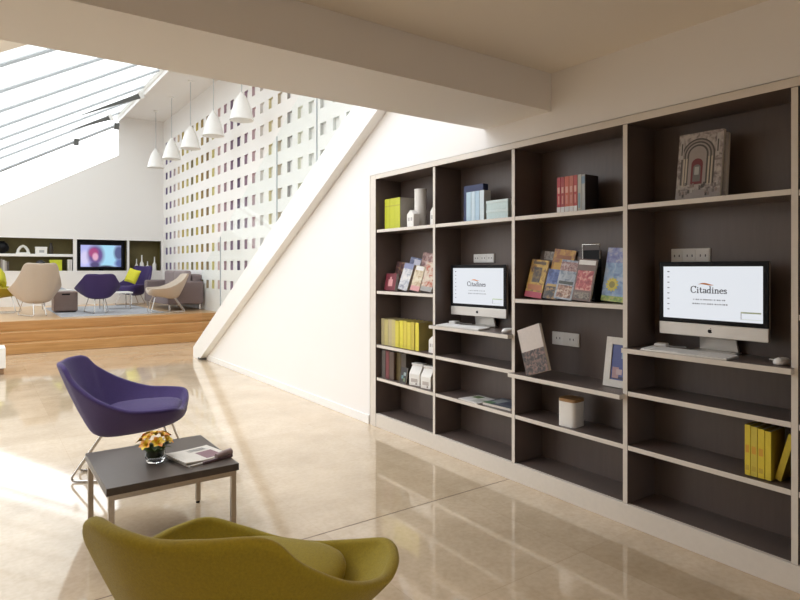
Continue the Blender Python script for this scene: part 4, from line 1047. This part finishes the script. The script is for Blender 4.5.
b = MB(); b.loft(sheet(.0001, .0135, Wn*.30, Wn*1.0, -.012, .004, cr), C(.13, .08, .085)); b.build('folded_edge', nm, bevel=.003)
b = MB()
b.tube([(Wn*.62, .002, .020), (Wn*.80, .006, .022), (Wn*1.0, .012, .023)], [.013, .017, .019], C(.24, .17, .16), 14); b.build('rolled_edge', nm, smooth=50)
b = MB()
for k in range(7): b.box(.055, Wn*.8, .172+.006*k, .1745+.006*k, .0146, .0150, C(.30, .28, .27))
b.build('text_lines', nm)

# ------------------------------------------------------------------ light
DLW = 22
LAMPM = emis('warm_lamp_lens', (1, .75, .5), 3)  # glowing lens of the added ceiling lamps
w = bpy.data.worlds.new('sky'); SC.world = w; w.use_nodes = True
bg = w.node_tree.nodes['Background']
_tc = w.node_tree.nodes.new('ShaderNodeTexCoord'); _sp = w.node_tree.nodes.new('ShaderNodeSeparateXYZ'); _rm = w.node_tree.nodes.new('ShaderNodeValToRGB')
w.node_tree.links.new(_tc.outputs['Generated'], _sp.inputs[0]); w.node_tree.links.new(_sp.outputs['Z'], _rm.inputs['Fac']); w.node_tree.links.new(_rm.outputs['Color'], bg.inputs['Color'])
_rm.color_ramp.elements[0].position = 0.0; _rm.color_ramp.elements[0].color = (0.30, 0.29, 0.28, 1)      # paved street below the horizon
_rm.color_ramp.elements[1].position = 0.02; _rm.color_ramp.elements[1].color = (0.985, 0.99, 1.0, 1); bg.inputs['Strength'].default_value = 3.9
def portal(name, y0, y1):
    l = bpy.data.lights.new(name, 'AREA'); l.shape = 'RECTANGLE'; l.size = LEN; l.size_y = y1-y0; l.cycles.is_portal = True
    o = bpy.data.objects.new(name, l); COL.objects.link(o)
    m = sky_xf((y0+y1)/2, .12); m.translation = m.translation+dwn*LEN/2
    o.matrix_world = m      # shines along its -Z, down through the roof
for (y0, y1, z0, z1) in ADDED_WINS:
    l = bpy.data.lights.new('window_portal', 'AREA'); l.shape = 'RECTANGLE'; l.size = y1-y0; l.size_y = z1-z0; l.cycles.is_portal = True
    o = bpy.data.objects.new('window_portal', l); COL.objects.link(o); o.location = (XL-.09, (y0+y1)/2, (z0+z1)/2); o.rotation_euler = (PI/2, 0, -PI/2)
l = bpy.data.lights.new('window_portal', 'AREA'); l.shape = 'RECTANGLE'; l.size = NWX1-NWX0; l.size_y = NWZ1-NWZ0; l.cycles.is_portal = True
o = bpy.data.objects.new('window_portal', l); COL.objects.link(o); o.location = ((NWX0+NWX1)/2, YN-.09, (NWZ0+NWZ1)/2); o.rotation_euler = (PI/2, 0, 0)
# warm ceiling lamps added out of view to brighten the front room
for k, (x, y) in enumerate([(.75, .5), (-.7, .5), (.6, -1.0), (-1.0, -1.0)]):
    t = thing('ceiling_downlight', 'small recessed warm downlight in the low ceiling behind the viewer', 'lamp', (x, y, ZC), 0, 'recessed downlights')
    b = MB(); b.lathe([(.045, -.0005), (.062, -.0005), (.062, -.008), (.045, -.008)], M['shade'], 24, cap0=False, cap1=False); b.build('trim_ring', t, smooth=40)
    b = MB(); b.lathe([(.001, -.003), (.044, -.003)], LAMPM, 24, cap0=False, cap1=False); b.build('lamp_lens', t)
    l = bpy.data.lights.new('downlight', 'SPOT'); l.energy = DLW; l.color = (1, .70, .40); l.spot_size = R(84); l.spot_blend = .6; l.shadow_soft_size = .05
    o = bpy.data.objects.new('downlight', l); COL.objects.link(o); o.location = (x, y, ZC-.02)
portal('skylight_portal', ROOF_Y, YB); portal('skylight_portal', 2.92, 6.75)
l = bpy.data.lights.new('gable_portal', 'AREA'); l.shape = 'RECTANGLE'; l.size = 7.0; l.size_y = 0.95; l.cycles.is_portal = True
o = bpy.data.objects.new('gable_portal', l); COL.objects.link(o)
mm = Matrix.Identity(4)
for i, ax in enumerate((-dwn, nrm, (-dwn).cross(nrm))):
    for r_ in range(3): mm[r_][i] = ax[r_]
mm.translation = Vector((-.05, YB+.1, (zg(-.05)+zroof(-.05))/2)); 
if (mm @ Vector((0, 0, -1)) - mm.translation).y > 0:
    mm = mm @ Matrix.Rotation(PI, 4, 'X')
o.matrix_world = mm

# ------------------------------------------------------------------ camera
cam = bpy.data.cameras.new('camera'); cam.sensor_width = 36; cam.lens = FL/800*36
cam.shift_y = -(300-HORIZ)/800; cam.clip_start = 0.05
co = bpy.data.objects.new('camera', cam); COL.objects.link(co)
co.location = (0, 0, CAMH); co.rotation_euler = (PI/2, 0, -YAW)
SC.camera = co
SC.cycles.max_bounces = 14; SC.cycles.diffuse_bounces = 8; SC.cycles.glossy_bounces = 5; SC.cycles.transparent_max_bounces = 16
SC.cycles.use_denoising = True
SC.cycles.caustics_reflective = False; SC.cycles.caustics_refractive = False
SC.cycles.sample_clamp_indirect = 6
vs = SC.view_settings
vs.view_transform = 'Standard'; vs.look = 'None'; vs.gamma = 1; vs.exposure = -0.1; vs.use_curve_mapping = False
